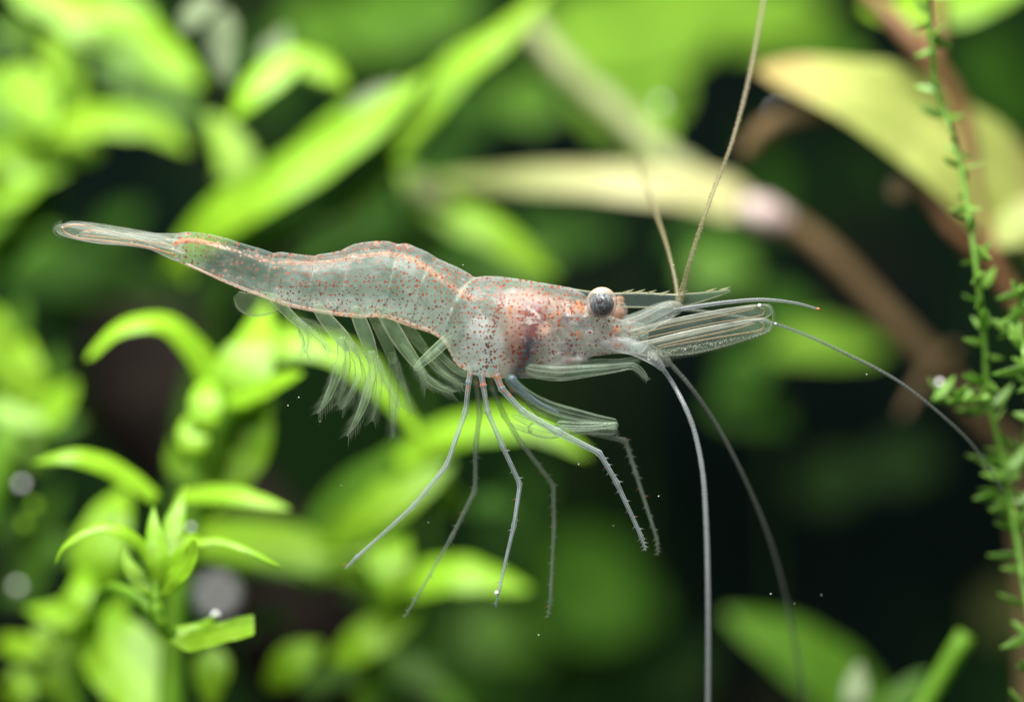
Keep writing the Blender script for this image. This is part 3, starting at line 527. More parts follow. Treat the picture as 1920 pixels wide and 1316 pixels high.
bl = t.math('MULTIPLY', t.attr('belly'), t.rng(t.noise(16, 2), .35, .6)); col = t.mix(bl, col, (.8, .5, .34)); al = t.math('ADD', al, t.math('MULTIPLY', bl, .3))
sx_ = t.n('ShaderNodeSeparateXYZ', None, i0=ob).outputs
flank = t.n('ShaderNodeCombineXYZ', None, X=t.math('ADD', sx_[0], t.math('MULTIPLY', t.math('GREATER_THAN', sx_[1], 0.0), 3.37)), Y=sx_[2]).outputs[0]
clump = t.rng(t.noise(4.5, 2, .5, t.n('ShaderNodeMapping', None, Vector=ob, Location=(3, 1, 5)).outputs[0]), .35, .6, .6, 1.2)
def dotlayer(scale, r0, r1, dens_s, seed):
    mp = t.n('ShaderNodeMapping', None, Vector=flank, Location=(seed * 1.7, seed * .9, 0)).outputs[0]
    vv = t.n('ShaderNodeTexVoronoi', {'voronoi_dimensions': '2D'}, Scale=scale, Randomness=.85); t.set(vv.inputs['Vector'], mp)
    sp = t.n('ShaderNodeSeparateColor', None, i0=vv.outputs['Color']).outputs
    r = t.math('ADD', r0, t.math('MULTIPLY', t.math('POWER', sp[0], 1.6), r1 - r0)); on = t.math('LESS_THAN', sp[1], t.math('MULTIPLY', dens_s, clump))
    wob = t.math('ADD', vv.outputs['Distance'], t.math('MULTIPLY', t.math('SUBTRACT', nf, .5), .08))
    e = t.rng(wob, t.math('MULTIPLY', r, .6), r, 1, 0)
    return t.math('MULTIPLY', e, on), sp[2]
d1, rc = dotlayer(25, .17, .33, t.attr('dens'), 1); d2, rc2 = dotlayer(36, .15, .32, t.math('MULTIPLY', t.attr('dens'), .8), 2)
red = t.mix(rc, (.30, .055, .025), (.46, .12, .05)); dk = t.mix(rc2, (.26, .07, .05), (.42, .10, .05))
d3, rc3 = dotlayer(42, .32, .46, t.rng(t.attr('dotline'), .15, .5, 0, 2), 3)
lk = t.mix(t.rng(t.n('ShaderNodeSeparateXYZ', None, i0=ob).outputs[2], -.1, .3), (.03, .018, .02), (.33, .055, .03))
for d, cc_ in ((d2, dk), (d1, red), (d3, lk)):
    col = t.mix(t.math('MULTIPLY', d, .95), col, cc_); al = t.math('MAXIMUM', al, t.math('MULTIPLY', d, .92))
al = t.math('MINIMUM', al, .96)
bp = t.n('ShaderNodeBump', None, Strength=.35, Distance=.012); t.set(bp.inputs['Height'], t.math('ADD', t.math('MULTIPLY', t.noise(9, 4), 1.0), t.math('MULTIPLY', nf, .25)))
pr = t.n('ShaderNodeBsdfPrincipled', None, Base_Color=col, Roughness=.17); pr.inputs['Specular IOR Level'].default_value = .22; t.set(pr.inputs['Normal'], bp.outputs[0])
tr = t.n('ShaderNodeBsdfTranslucent', None, Color=col)
SHELL = t.out(t.shmix(al, t.n('ShaderNodeBsdfTransparent').outputs[0], t.shmix(.6, pr.outputs[0], tr.outputs[0])))
mb = MB(); fl = lambda a: np.asarray(a).reshape(-1)
mb.loft(topx(xx, zp, yp), dens=fl(dens), opac=fl(opac), dotline=fl(dotline), headm=fl(np.clip((xx - 955) / 40, 0, 1) * np.clip((v - .12) / .1, 0, 1)), dorsal=fl(dorsal), orange=fl(orange), stom=fl(stom), peach=fl(peach), mauve=fl(mauve), slate=fl(slate), warm=fl(warm), belly=fl(belly), seam=fl(seam))
body = mb.build('body', SHELL, shrimp)

# flesh and organs seen through the shell
FLESH = tissue('flesh', (.50, .68, .60), .10, .17, 2, mottle=.8, trans=.6, fade=(.0, .3))
GUT = tissue('gut_lining', (.62, .25, .13), .3, .36, 1, mottle=1.0, rough=.35, msc=8)
CORD = tissue('nerve_cord', (.70, .52, .43), .36, .42, 1, mottle=1.0, msc=9)
LIVER = tissue('digestive_gland', (.42, .27, .21), .62, .0, 1.6, mottle=.6, rough=.4)
MAUVE = tissue('mauve_muscle', (.30, .16, .16), .75, .0, 1.4, mottle=.6)
SLATE = tissue('slate_muscle', (.10, .14, .17), .68, .6, 1, mottle=.4)
PEACH = tissue('stomach_wall', (.70, .48, .37), .85, .6, 2, mottle=.1)
MILK = tissue('milky_tissue', (.60, .62, .60), .42, .0, 1.3, mottle=.6)
SHEATH = tissue('antenna_sheath', (.55, .57, .57), .3, .8, 2, mottle=.6)
def roundend(r):
    d = np.r_[0, np.cumsum(np.hypot(*np.diff(r[:, :2], axis=0).T))]; q = r[:, 2]
    f = lambda x: np.sqrt(np.clip(1 - (1 - np.clip(x / np.maximum(q, 1e-6), 0, 1)) ** 2, .03, 1))
    return q * f(d) * f(d[-1] - d)
def ptube(name, pts, y, mat, parent=shrimp, n=30, m=10, flat=1.0):
    r = resample(np.array([(a[0], a[1], a[2], a[3] if len(a) > 3 else 0) for a in pts], float), n)
    mb = MB(); mb.tube(np.array([P(q[0], q[1], y + q[3]) for q in r]), roundend(r) / 300, m, flat); return mb.build(name, mat, parent)
msl = MB(); i0, i1 = int(nst * .06), int(nst * .66); a2, b2, c2, *_ = body_shell(.78); rg = topx(a2, b2, c2)[i0:i1:3]; msl.loft(rg, lt=np.repeat(np.linspace(0, 1, len(rg)), nan)); msl.build('abdominal_muscle', FLESH, shrimp)
ptube('gut', [(322, 459, 3), (345, 452, 5), (375, 453, 5.5), (402, 459, 5), (440, 470, 3.5), (500, 489, 3.5), (560, 494, 4), (610, 492, 4), (655, 484, 4.5), (700, 478, 4), (742, 478, 5), (775, 488, 6), (810, 511, 6.5), (845, 535, 7), (872, 555, 7), (900, 562, 4)], -.06, GUT, n=90)
ptube('nerve_cord', [(345, 493, 2), (408, 521, 2.4), (455, 540, 2.6), (499, 557, 3), (540, 571, 4), (600, 584, 3.4), (674, 593, 3.6), (728, 593, 3), (783, 613, 3.4), (822, 629, 3.4), (845, 650, 3)], -.05, CORD, n=60)
def organ(name, items, mat):
    mb = MB()
    for i, (px, py, rx, rz, ry, y) in enumerate(items): mb.ball(P(px, py, y), 1, (rx / 300, ry / 300, rz / 300), 18, 26, .07, i * 1.7 + px)
    return mb.build(name, mat, shrimp)
organ('digestive_gland', [(990, 562, 44, 22, 38, -.02), (1040, 582, 46, 20, 34, -.03), (970, 600, 34, 46, 36, 0), (1075, 588, 30, 14, 28, -.04)], LIVER)
organ('heart', [(962, 552, 20, 14, 24, 0)], MILK)
organ('gill', [(945, 660, 30, 40, 40, -.03), (1050, 675, 60, 26, 40, -.02), (905, 640, 40, 50, 40, 0), (1120, 630, 45, 30, 30, -.02)], MILK)
organ('jaw_muscle', [(990, 604, 34, 36, 26, -.1), (965, 640, 22, 40, 20, -.1)], MAUVE)
organ('stomach', [(1017, 617, 14, 16, 12, -.17)], PEACH)
organ('stomach_sac', [(1003, 620, 25, 25, 16, -.12)], tissue('sac_wall', (.66, .46, .42), .3, .6, 1.5))
organ('mouthpart_muscle', [(1066, 655, 18, 13, 14, -.1), (1072, 600, 20, 12, 12, -.14), (1093, 607, 18, 9, 10, -.12)], tissue('grey_muscle', (.27, .28, .30), .45, .5, 1, mottle=.6))
# rostrum with teeth
CLEAR = tissue('clear_blade', (.24, .32, .29), .13, .7, 2, edge=.35, edgecol=(.45, .45, .28), dots=(26, .12), dotcol=(.06, .05, .04))
up = resample(np.array([(1040, 535), (1100, 545), (1140, 549), (1200, 548), (1260, 551), (1300, 549), (1340, 546), (1370, 543)], float), 60)
lo = resample(np.array([(1040, 552), (1100, 566), (1140, 575), (1200, 577), (1260, 577), (1300, 572), (1330, 562), (1372, 547)], float), 60)
mb = MB(); rings = []
for u_, l_2 in zip(up, lo):
    h = (l_2[1] - u_[1]) / 2; cyy = (l_2[1] + u_[1]) / 2; a_ = np.linspace(0, 2 * np.pi, 14, endpoint=False)
    rings.append([P(u_[0], cyy - h * math.cos(q)) + np.array([0, 4 / 300 * math.sin(q) * (1 + .8 * (u_[0] < 1150)), 0]) for q in a_])
mb.loft(np.array(rings), lu=np.tile(np.cos(np.linspace(0, 2 * np.pi, 14, endpoint=False)), 60))
for tx in (1185, 1206, 1227, 1252, 1287, 1340, 1366):
    ty = np.interp(tx, up[:, 0], up[:, 1]); mb.tube(np.array([P(tx - 16, ty + 2), P(tx - 6, ty - 1), P(tx + 4, ty - 5.5)]), [2.4 / 300, 2.0 / 300, .3 / 300], 6, lu=1.0)
rost = mb.build('rostrum', CLEAR, shrimp)

# eyes
t = NT('cornea'); z = t.n('ShaderNodeSeparateXYZ', None, i0=t.n('ShaderNodeTexCoord').outputs['Normal']).outputs[2]
lw = t.n('ShaderNodeLayerWeight', None, Blend=.5).outputs['Facing']; up_ = t.rng(t.math('ADD', z, t.math('MULTIPLY', t.math('SUBTRACT', t.noise(30, 2), .5), .25)), .42, .85, smooth=True)
al = t.math('MAXIMUM', t.math('MULTIPLY', up_, .85), t.math('ADD', .08, t.math('MULTIPLY', t.math('POWER', lw, 2.0), .95)), clamp=True)
col = t.mix(up_, (.50, .43, .40), (.60, .41, .29))
pr = t.n('ShaderNodeBsdfPrincipled', None, Base_Color=col, Roughness=.06); pr.inputs['Specular IOR Level'].default_value = .6
CORNEA = t.out(t.shmix(al, t.n('ShaderNodeBsdfTransparent').outputs[0], pr.outputs[0]))
t = NT('retina'); vv = t.n('ShaderNodeTexVoronoi', {'feature': 'DISTANCE_TO_EDGE'}, Scale=34.0); t.set(vv.inputs['Vector'], t.n('ShaderNodeMapping', None, Vector=t.obj(), Scale=(1, 1, .6)).outputs[0])
ed = t.rng(t.noise(1.0, 3, .5, t.n('ShaderNodeMapping', None, Vector=t.obj(), Scale=(60, 20, 22)).outputs[0]), .5, .68); col = t.mix(ed, (.018, .028, .034), (.17, .20, .22)); col = t.mix(t.rng(vv.outputs[0], .0, .06, 1, 0), col, (.16, .19, .20))
pr = t.n('ShaderNodeBsdfPrincipled', None, Base_Color=col, Roughness=.3); RETINA = t.out(pr.outputs[0])
def eye(px, py, r_, y, near):
    e = MB(); c = P(px, py, 0) + np.array([0, y, 0]); e.ball(c, r_ * 1.03 / 300, (1, 1, 1), 28, 36); eo = e.build('eye', CORNEA, shrimp)
    q = MB(); q.ball(c + np.array([0, -.012, -.012]), r_ * .82 / 300, (1, 1, .92), 22, 28); q.build('retina', RETINA if near else PEACH, eo)
    if near:
        q = MB(); q.ball(c + np.array([-.014, -r_ * .76 / 300 - .012, .008]), 7.0 / 300, (1, .4, 1), 10, 14); q.build('pupil', plain('pupil_black', (.02, .025, .03), .3), eo)
    return eo
eye(1127, 568, 28, -.16, True); eye(1158, 583, 20, .17, False)
EYEST = tissue('eye_stalk', (.66, .62, .55), .5, .75, 1.5, dots=(24, .2))
ptube('eye_stalk', [(1095, 588, 12), (1110, 582, 14), (1124, 575, 16)], -.11, EYEST)
ptube('eye_stalk', [(1136, 576, 9), (1150, 567, 10), (1163, 563, 9), (1170, 565, 5)], .11, tissue('orange_stalk', (.60, .36, .22), .4, .6, 1, mottle=.8, msc=24))
# antennule peduncle, flagella
HORN = tissue('antenna_horn', (.36, .42, .37), .2, .75, 2, mottle=.3, dots=(26, .16), dotcol=(.4, .14, .08))
ptube('antennule_base', [(1160, 622, 22), (1195, 612, 20), (1225, 597, 18), (1250, 583, 17), (1272, 576, 12), (1282, 573, 6)], -.06, HORN, m=16, n=30)
ptube('antennule_base', [(1165, 612, 16), (1200, 598, 14), (1235, 582, 13), (1268, 570, 9)], .12, HORN, m=14)
FLAG = tissue('amber_feeler', (.34, .30, .17), .32, .95, 1.6, rings=(420, .5), rough=.3)
FLAGW = tissue('pale_feeler', (.34, .37, .38), .42, .9, 1.2, rings=(620, .3), rough=.22)
FLAGD = tissue('grey_feeler', (.24, .27, .24), .5, .9, 1.2, rings=(560, .4), rough=.3)
def feeler(name, pts, y, mat, bumps=0.0, n=80):
    r = resample(np.array([(a[0], a[1], a[2], a[3] if len(a) > 3 else 0) for a in pts], float), n); mb = MB()
    rad = .86 * r[:, 2] / 300 * (1 + .05 * np.sin(np.arange(n) * 2.1))
    mb.tube(np.array([P(q[0], q[1], y + q[3]) for q in r]), rad, 9)
    if bumps:
        for i in range(2, n - 2, 1):
            if random.random() < bumps:
                q = r[i]; mb.ball(P(q[0] + random.choice((-1, 1)) * q[2] * .8, q[1], y + q[3] - q[2] / 400), random.uniform(1.0, 2.0) / 300, (1, 1, 1), 5, 6)
    return mb.build(name, mat, shrimp)
feeler('feeler', [(1271, 578, 8), (1284, 530, 6.5), (1300, 470, 5.5), (1335, 365, 4.5, .1), (1370, 275, 4.5, .2), (1398, 175, 4.8, .4), (1418, 80, 5, .6), (1432, 0, 5.2, .8), (1440, -60, 5, .9)], -.06, FLAG, .6, 110)
feeler('feeler', [(1273, 576, 7), (1266, 525, 4.8, .1), (1250, 460, 4.5, .3), (1230, 400, 4.5, .7), (1212, 350, 4.6, 1.2), (1196, 300, 4.6, 1.8)], .02, FLAG, .25)
feeler('feeler', [(1262, 582, 5), (1310, 574, 4.6), (1370, 566, 4.2), (1430, 562, 3.8), (1490, 568, 3), (1536, 580, 2.2)], -.08, FLAGW, .06)
ptube('feeler_tip', [(1531, 578, 2.6), (1536, 580, 2.4), (1538, 580, 1)], -.08, plain('orange_tip', (.5, .16, .06)), n=6)
feeler('feeler', [(1270, 580, 4), (1310, 583, 3), (1360, 590, 3), (1440, 604, 3.3), (1500, 624, 3.3), (1580, 660, 3.2), (1680, 712, 3), (1770, 782, 2.8, .1), (1830, 842, 2.4, .3), (1885, 925, 2, .5)], .1, FLAGD, .1, 110)
# antennae: thick white base and the two long drooping ones
ptube('antenna_base', [(1120, 640, 8), (1160, 645, 15), (1190, 652, 15), (1212, 663, 14), (1230, 677, 10), (1246, 695, 5)], -.1, SHEATH, m=16)
ptube('antenna_base', [(1195, 650, 12), (1230, 664, 12), (1258, 684, 8)], .1, HORN, m=14)
feeler('antenna', [(1225, 672, 8), (1240, 688, 5.5), (1262, 720, 5.2), (1286, 766, 5.6, -.1), (1304, 816, 5.6, -.15), (1318, 890, 5.6, -.25), (1324, 980, 5.6, -.36), (1327, 1080, 5.6, -.46), (1328, 1200, 5.6, -.54), (1327, 1360, 5.4, -.62)], -.14, FLAGW)
feeler('antenna', [(1240, 668, 7), (1262, 688, 5), (1300, 732, 4.4), (1350, 808, 4.2, .15), (1400, 905, 4, .3), (1443, 1010, 3.8, .6), (1474, 1120, 3.6, .9), (1495, 1230, 3.5, 1.2), (1515, 1350, 3.4, 1.5)], .1, FLAGD)
# antennal scales
SCALE = tissue('clear_scale', (.27, .36, .30), .12, .6, 2.5, edge=.18, edgecol=(.5, .5, .4), mottle=.5)
AMBER = tissue('amber_rib', (.3, .24, .14), .5, .9, 1)
RIBW = tissue('pale_rib', (.36, .35, .27), .28, .85, 1, mottle=.4)
def scale_blade(pts, y, roll):
    r = resample(np.array(pts, float), 90); mb = MB(); mb.blade(np.array([P(q[0], q[1], y) for q in r]), roundend(r) / 300, 2.2 / 300, math.radians(roll), .15); return mb.build('antennal_scale', SCALE, shrimp)
s1 = scale_blade([(1165, 636, 10), (1200, 628, 15), (1260, 616, 19), (1340, 600, 19), (1400, 589, 17), (1432, 583, 14), (1449, 581, 10)], -.12, 15)
s2 = scale_blade([(1180, 652, 8), (1220, 652, 16), (1290, 642, 23), (1360, 627, 22), (1400, 617, 19), (1432, 610, 15), (1449, 607, 10)], -.2, 15)
def rib(pts, y, mat, par): ptube('rib', pts, y, mat, par, n=40, m=6)
rib([(1180, 622, 2), (1260, 604, 2.2), (1340, 589, 2), (1424, 573, 1.6)], -.15, RIBW, s1)
rib([(1190, 628, 1.5), (1260, 611, 1.6), (1340, 595, 1.5), (1420, 578, 1.2)], -.15, AMBER, s1)
rib([(1423, 576, 1.2), (1433, 581, 1.6), (1432, 588, 1.8), (1418, 594, 1.5), (1340, 606, 1.2), (1260, 623, 1.2), (1210, 634, 1)], -.15, AMBER, s1)
rib([(1210, 646, 2), (1270, 632, 2.4), (1340, 617, 2.2), (1410, 604, 1.4)], -.23, RIBW, s2)
rib([(1230, 650, 1.2), (1300, 634, 1.5), (1370, 619, 1.4), (1418, 605, 1.2)], -.235, AMBER, s2)
rib([(1424, 603, 1.2), (1433, 609, 1.8), (1430, 617, 1.9), (1412, 622, 1.6), (1340, 634, 1.5), (1270, 646, 1.3), (1230, 654, 1)], -.235, AMBER, s2)
FR = tissue('bristle', (.38, .47, .34), .24, .4, 1); mb = MB()
for i in range(260):
    u = i / 259; px = 1225 + u * 215; ax_ = np.interp(px, [1225, 1290, 1360, 1415, 1440], [657, 650, 637, 624, 614]); mb.hair(P(px, ax_, -.2), P(px + 14 - 8 * u, ax_ + 8 + 14 * (1 - u) ** .7 + 1.5 * math.sin(px), -.2 + .03 * math.sin(i * 7)), 1.0 / 300)
for i in range(40):
    u = i / 39; aa = -1.2 + 2.4 * u; q = np.array([1430, 596]) + np.array([18 * math.cos(aa), 24 * math.sin(aa)]); mb.hair(P(*q, -.16), P(*(q + np.array([9 * math.cos(aa * .5), 6 * math.sin(aa)])), -.16), .9 / 300)
mb.build('bristle_fringe', FR, s2, kind='stuff')
mb = MB(); GR = tissue('white_growth', (.5, .51, .42), .6, .9, 1)
for i in range(300):
    px = 1215 + 205 * random.random() ** 1.5; base = np.interp(px, [1215, 1290, 1360, 1430], [668, 652, 640, 628]); 
    if px > 1370 and random.random() < .7: continue
    wd_ = np.interp(px, [1215, 1300, 1360, 1430], [9, 6, 4, 2]); q = (px, base + random.gauss(0, .6) * wd_); L_ = random.uniform(2, 5); an = random.uniform(-1, 1)
    mb.hair(P(*q, -.225), P(q[0] + L_ * math.sin(an), q[1] - L_ * math.cos(an), -.235), random.uniform(.5, 1.0) / 300)
mb.build('growth_flecks', GR, s2, kind='stuff')
# ---- walking legs
LEGN = tissue('leg_near', (.34, .41, .42), .36, .9, 1.8, dots=(30, .3, .18), dotcol=(.55, .16, .07), mottle=.35, stripe=(7, .2, (.5, .55, .55)))
LEGF = tissue('leg_far', (.24, .31, .24), .26, .8, 1.8, dots=(30, .26, .18), dotcol=(.5, .16, .07), mottle=.35, stripe=(7, .15, (.4, .46, .38)))
def leg(pts, y, mat, spines, name='walking_leg', seed=1, sp_from=.45):
    """pts: (px,py,r[,dy]); straight pieces with a knob at each joint"""
    r = random.Random(seed); p = np.array([(a[0], a[1], a[2], a[3] if len(a) > 3 else 0) for a in pts], float); rows = []
    for i in range(len(p) - 1):
        for u in np.linspace(0, 1, 14, endpoint=False):
            q = p[i] * (1 - u) + p[i + 1] * u; q = q.copy()
            if 0 < i or u > .2: q[2] *= 1 + (.28 * math.exp(-(u / .05) ** 2) if i else 0) + .22 * math.exp(-((1 - u) / .06) ** 2) - .06 * math.sin(math.pi * u)
            rows.append(q)
    rows.append(p[-1]); rows = np.array(rows); sm_ = rows.copy(); sm_[1:-1, :2] = .25 * rows[:-2, :2] + .5 * rows[1:-1, :2] + .25 * rows[2:, :2]
    c = np.array([P(q[0], q[1], y + q[3]) for q in sm_]); mb = MB(); mb.tube(c, .92 * sm_[:, 2] / 300, 10)
    n = len(c)
    for k in range(spines):
        u = sp_from + (1 - sp_from) * (k + r.random() * .7) / spines; i = min(n - 2, int(u * (n - 1))); q = sm_[i]; tx = sm_[i + 1, :2] - q[:2]; tx = tx / max(1e-6, np.hypot(*tx)); nx_ = np.array([-tx[1], tx[0]]) * (1 if k % 2 else -1)
        a0_ = q[:2] + nx_ * q[2] * .7; b0_ = q[:2] + nx_ * (q[2] + r.uniform(5, 8.5)) + tx * r.uniform(2, 6); mb.hair(P(*a0_, y + q[3]), P(*b0_, y + q[3] - .01), 1.2 / 300)
    return mb.build(name, mat, shrimp)
leg([(882, 700, 6), (879, 715, 5.5), (873, 771, 5.2), (837, 874, 5, -.05), (776, 948, 4.3, -.1), (664, 1049, 3.2, -.15), (647, 1066, 1.5, -.15)], -.16, LEGN, 8, seed=1)
leg([(892, 700, 6), (893, 720, 5.5), (900, 775, 5.2), (892, 832, 5), (891, 919, 4.6), (848, 1005, 3.8), (774, 1132, 2.8), (757, 1159, 1.3)], .14, LEGF, 16, seed=2)
leg([(902, 700, 7), (906, 722, 6), (914, 771, 5.2), (942, 836, 5), (975, 908, 4.8), (964, 984, 4.3, -.05), (935, 1109, 3.2, -.1), (929, 1138, 1.5, -.1)], -.17, LEGN, 10, seed=3)
leg([(917, 700, 6), (923, 728, 5.5), (945, 779, 5.2), (979, 832, 5), (1038, 910, 4.8), (1039, 984, 4.2), (1032, 1125, 3.2), (1027, 1157, 1.4)], .14, LEGF, 26, seed=4, sp_from=.5)
leg([(930, 702, 8), (940, 728, 6.5), (979, 771, 6.5), (1044, 809, 7), (1124, 849, 5.6), (1156, 904, 5), (1203, 1007, 4.2), (1211, 1032, 2)], -.18, LEGN, 20, seed=5, sp_from=.6)
leg([(945, 704, 7), (962, 732, 6), (1010, 775, 6), (1070, 800, 5.6), (1112, 812, 5.2), (1173, 826, 5), (1192, 887, 4.2), (1232, 1011, 3.6), (1234, 1041, 1.5)], .12, LEGF, 26, seed=6, sp_from=.55)
# claw legs folded back under the chest
CLAWM = tissue('claw_leg', (.23, .33, .21), .13, .9, 3, mottle=.6, rough=.15, stripe=(9, .22, (.36, .44, .36)))
CLAWD = tissue('claw_leg_dark', (.16, .22, .25), .5, .8, 1.2, mottle=.5)
def clawleg(pts1, pts2, y, dark):
    a_ = ptube('claw_leg', pts1, y, dark, n=50, m=12); ptube('claw_forearm', pts2[:-1] if 0 else pts2, y - .04, CLAWM, a_, n=40, m=12); return a_
a1 = clawleg([(952, 700, 12), (962, 718, 11), (990, 741, 10), (1030, 762, 11), (1075, 776, 11.5), (1120, 786, 9), (1158, 792, 6.5)],
             [(1160, 797, 6), (1120, 797, 7), (1080, 798, 8), (1048, 796, 8), (1042, 797, 4)], -.1, CLAWM)
a2_ = clawleg([(950, 702, 7), (975, 735, 6), (1010, 762, 6.5), (1060, 783, 7), (1110, 793, 7), (1156, 798, 5)],
             [(1159, 808, 6), (1120, 808, 7), (1080, 807, 8), (1052, 808, 9)], .08, CLAWM)
ptube('claw_leg', [(948, 700, 6), (966, 728, 5), (1000, 760, 5), (1045, 782, 5.5), (1100, 795, 5), (1156, 803, 4)], -.02, CLAWM, n=50, m=12)
ptube('claw_forearm', [(1158, 794, 4), (1120, 801, 5), (1080, 803, 6), (1050, 801, 5)], -.17, CLAWM, a1, n=40, m=12)
ptube('dark_streak', [(955, 704, 10), (968, 722, 8), (990, 741, 5), (1015, 758, 3.5), (1050, 775, 2)], -.15, CLAWD, a1)
ptube('claw_palm', [(1056, 806, 8), (1040, 810, 12), (1018, 808, 13), (998, 802, 12), (990, 799, 9)], -.06, CLAWM, a1, m=14)
ptube('claw_finger', [(998, 796, 7), (985, 790, 6.5), (970, 783, 5), (958, 779, 2)], -.07, CLAWM, a1)
ptube('claw_finger', [(998, 808, 6), (980, 804, 5), (965, 798, 4), (955, 793, 1.5)], -.05, CLAWM, a1)
# third maxillipeds along the chest
def limbblade(name, pts, y, mat, roll=10, par=shrimp, curl=.6):
    r = resample(np.array(pts, float), 44); mb = MB(); mb.blade(np.array([P(q[0], q[1], y) for q in r]), roundend(r) / 300, 5 / 300, math.radians(roll), curl, m=11); return mb.build(name, mat, par)
mx = limbblade('maxilliped', [(985, 690, 10), (1010, 696, 14), (1050, 699, 15), (1100, 695, 12), (1150, 690, 9), (1182, 686, 7), (1196, 691, 7), (1207, 702, 6), (1215, 714, 3)], -.17, CLAWM)
limbblade('maxilliped', [(1010, 680, 10), (1070, 688, 12), (1120, 682, 10), (1160, 679, 7), (1188, 674, 6), (1201, 671, 4)], -.04, CLAWM)
limbblade('maxilliped', [(1010, 690, 10), (1070, 698, 9), (1120, 691, 8), (1160, 686, 6), (1190, 679, 5), (1202, 675, 4)], .1, CLAWM)
mb = MB()
for i in range(26):
    u = i / 25; q = np.array([1186 + 28 * u, 686 + 26 * u]); s_ = 1 if i % 2 else -1; mb.hair(P(*q, -.17), P(q[0] + 8 * s_ * .7 + 4, q[1] - 8 * s_ * .7 + 4, -.18), .8 / 300)
mb.build('bristle_fringe', FR, mx, kind='stuff')
# ---- swimmerets
PLEO = tissue('swimmeret', (.30, .44, .25), .17, .75, 2.6, edge=.15, edgecol=(.5, .56, .40), mottle=.5, dots=(20, .09), dotcol=(.35, .14, .08))
PLEOB = tissue('swimmeret_blade', (.32, .47, .27), .15, .45, 2, edge=.2, edgecol=(.44, .54, .34), mottle=.7, stripe=(8, .1, (.42, .5, .34)))
def fringe(mb, rows, y, L, both=True, step=1):
    for i in range(2, len(rows) - 1, step):
        q = rows[i]; tx = rows[i + 1, :2] - rows[i - 1, :2]; tx = tx / np.hypot(*tx); nn = np.array([-tx[1], tx[0]])
        for s_ in ((-1, 1) if both else (1,)):
            k = random.uniform(.6, 1.2) * L; e = q[:2] + s_ * nn * (q[2] + k * .55) + tx * k
            mb.hair(P(*(q[:2] + s_ * nn * q[2] * .85), y), P(*e, y + random.uniform(-.02, .02)), .55 / 300)
def pleopod(base, blades, y):
    r = resample(np.array(base, float), 40); mb = MB(); mb.blade(np.array([P(q[0], q[1], y) for q in r]), .85 * roundend(r) / 300, 5 / 300, .25, .7, m=13); po = mb.build('swimmeret', PLEO, shrimp)
    for pts, dy in blades:
        r = resample(np.array(pts, float), 34); r[:, 2] *= .72 * (1 + .06 * np.sin(np.arange(34) * .55 + pts[0][0])); mb = MB(); mb.blade(np.array([P(q[0], q[1], y + dy) for q in r]), r[:, 2] / 300, 2.5 / 300, .2, .9, wave=.12); mb.build('blade', PLEOB, po)
        global_hairs.append((r, y + dy, po))
global_hairs = []
pleopod([(505, 552, 9), (530, 576, 11), (550, 596, 10), (574, 616, 7)], [([(556, 600, 6), (580, 618, 6), (602, 638, 4), (618, 660, 1)], 0), ([(548, 596, 7), (566, 616, 8), (574, 640, 6), (572, 662, 1)], .05), ([(556, 596, 4), (585, 608, 5), (612, 622, 1)], .09)], -.1)
pleopod([(592, 570, 12), (612, 598, 16), (640, 630, 17), (662, 658, 13)], [([(640, 632, 10), (640, 665, 12), (630, 705, 12), (614, 745, 9), (595, 776, 1)], -.02), ([(652, 640, 10), (668, 672, 10), (672, 705, 9), (658, 740, 7), (640, 768, 1)], .04), ([(660, 645, 9), (682, 675, 9), (690, 705, 7), (684, 738, 1)], .09), ([(648, 640, 6), (652, 680, 7), (646, 720, 6), (632, 760, 1)], .07)], -.12)
pleopod([(664, 574, 12), (676, 604, 16), (690, 640, 16), (702, 682, 12)], [([(696, 658, 9), (699, 695, 11), (689, 735, 12), (673, 778, 9), (650, 818, 1)], -.03), ([(706, 668, 5), (720, 705, 6), (737, 740, 4), (750, 764, 1)], 0), ([(700, 660, 7), (710, 700, 8), (708, 745, 7), (698, 790, 1)], .05)], -.14)
pleopod([(690, 574, 10), (708, 606, 13), (724, 640, 13), (740, 682, 10)], [([(734, 660, 9), (738, 710, 11), (737, 765, 10), (737, 822, 1)], .04), ([(740, 670, 7), (752, 710, 7), (764, 745, 5), (772, 774, 1)], .02)], .06)
pleopod([(712, 576, 12), (732, 608, 17), (756, 646, 16), (786, 688, 11)], [([(752, 644, 5), (772, 672, 6), (786, 700, 1)], .1), ([(776, 672, 5), (790, 700, 5), (800, 728, 1)], .06)], -.1)
pleopod([(738, 580, 10), (762, 612, 13), (786, 642, 12), (806, 668, 8)], [([(796, 654, 6), (828, 692, 7), (850, 716, 5), (872, 730, 1)], .02)], .08)
pleopod([(862, 610, 5), (838, 636, 12), (808, 664, 12), (788, 682, 9), (776, 694, 5)], [([(784, 682, 6), (800, 708, 7), (824, 726, 6), (850, 737, 1)], -.02), ([(815, 655, 8), (840, 680, 8), (862, 698, 6), (884, 706, 1)], .05), ([(800, 672, 6), (830, 700, 6), (868, 724, 1)], .03)], -.15)
byp = {}
for r, y, po in global_hairs: byp.setdefault(po.name, []).append((r, y, po))
for k, l in byp.items():
    hb = MB()
    for r, y, po in l: fringe(hb, r, y, 12); fringe(hb, r[8:], y + .01, 17); fringe(hb, r[-12:], y, 22)
    hb.build('bristle_fringe', FR, l[0][2], kind='stuff')
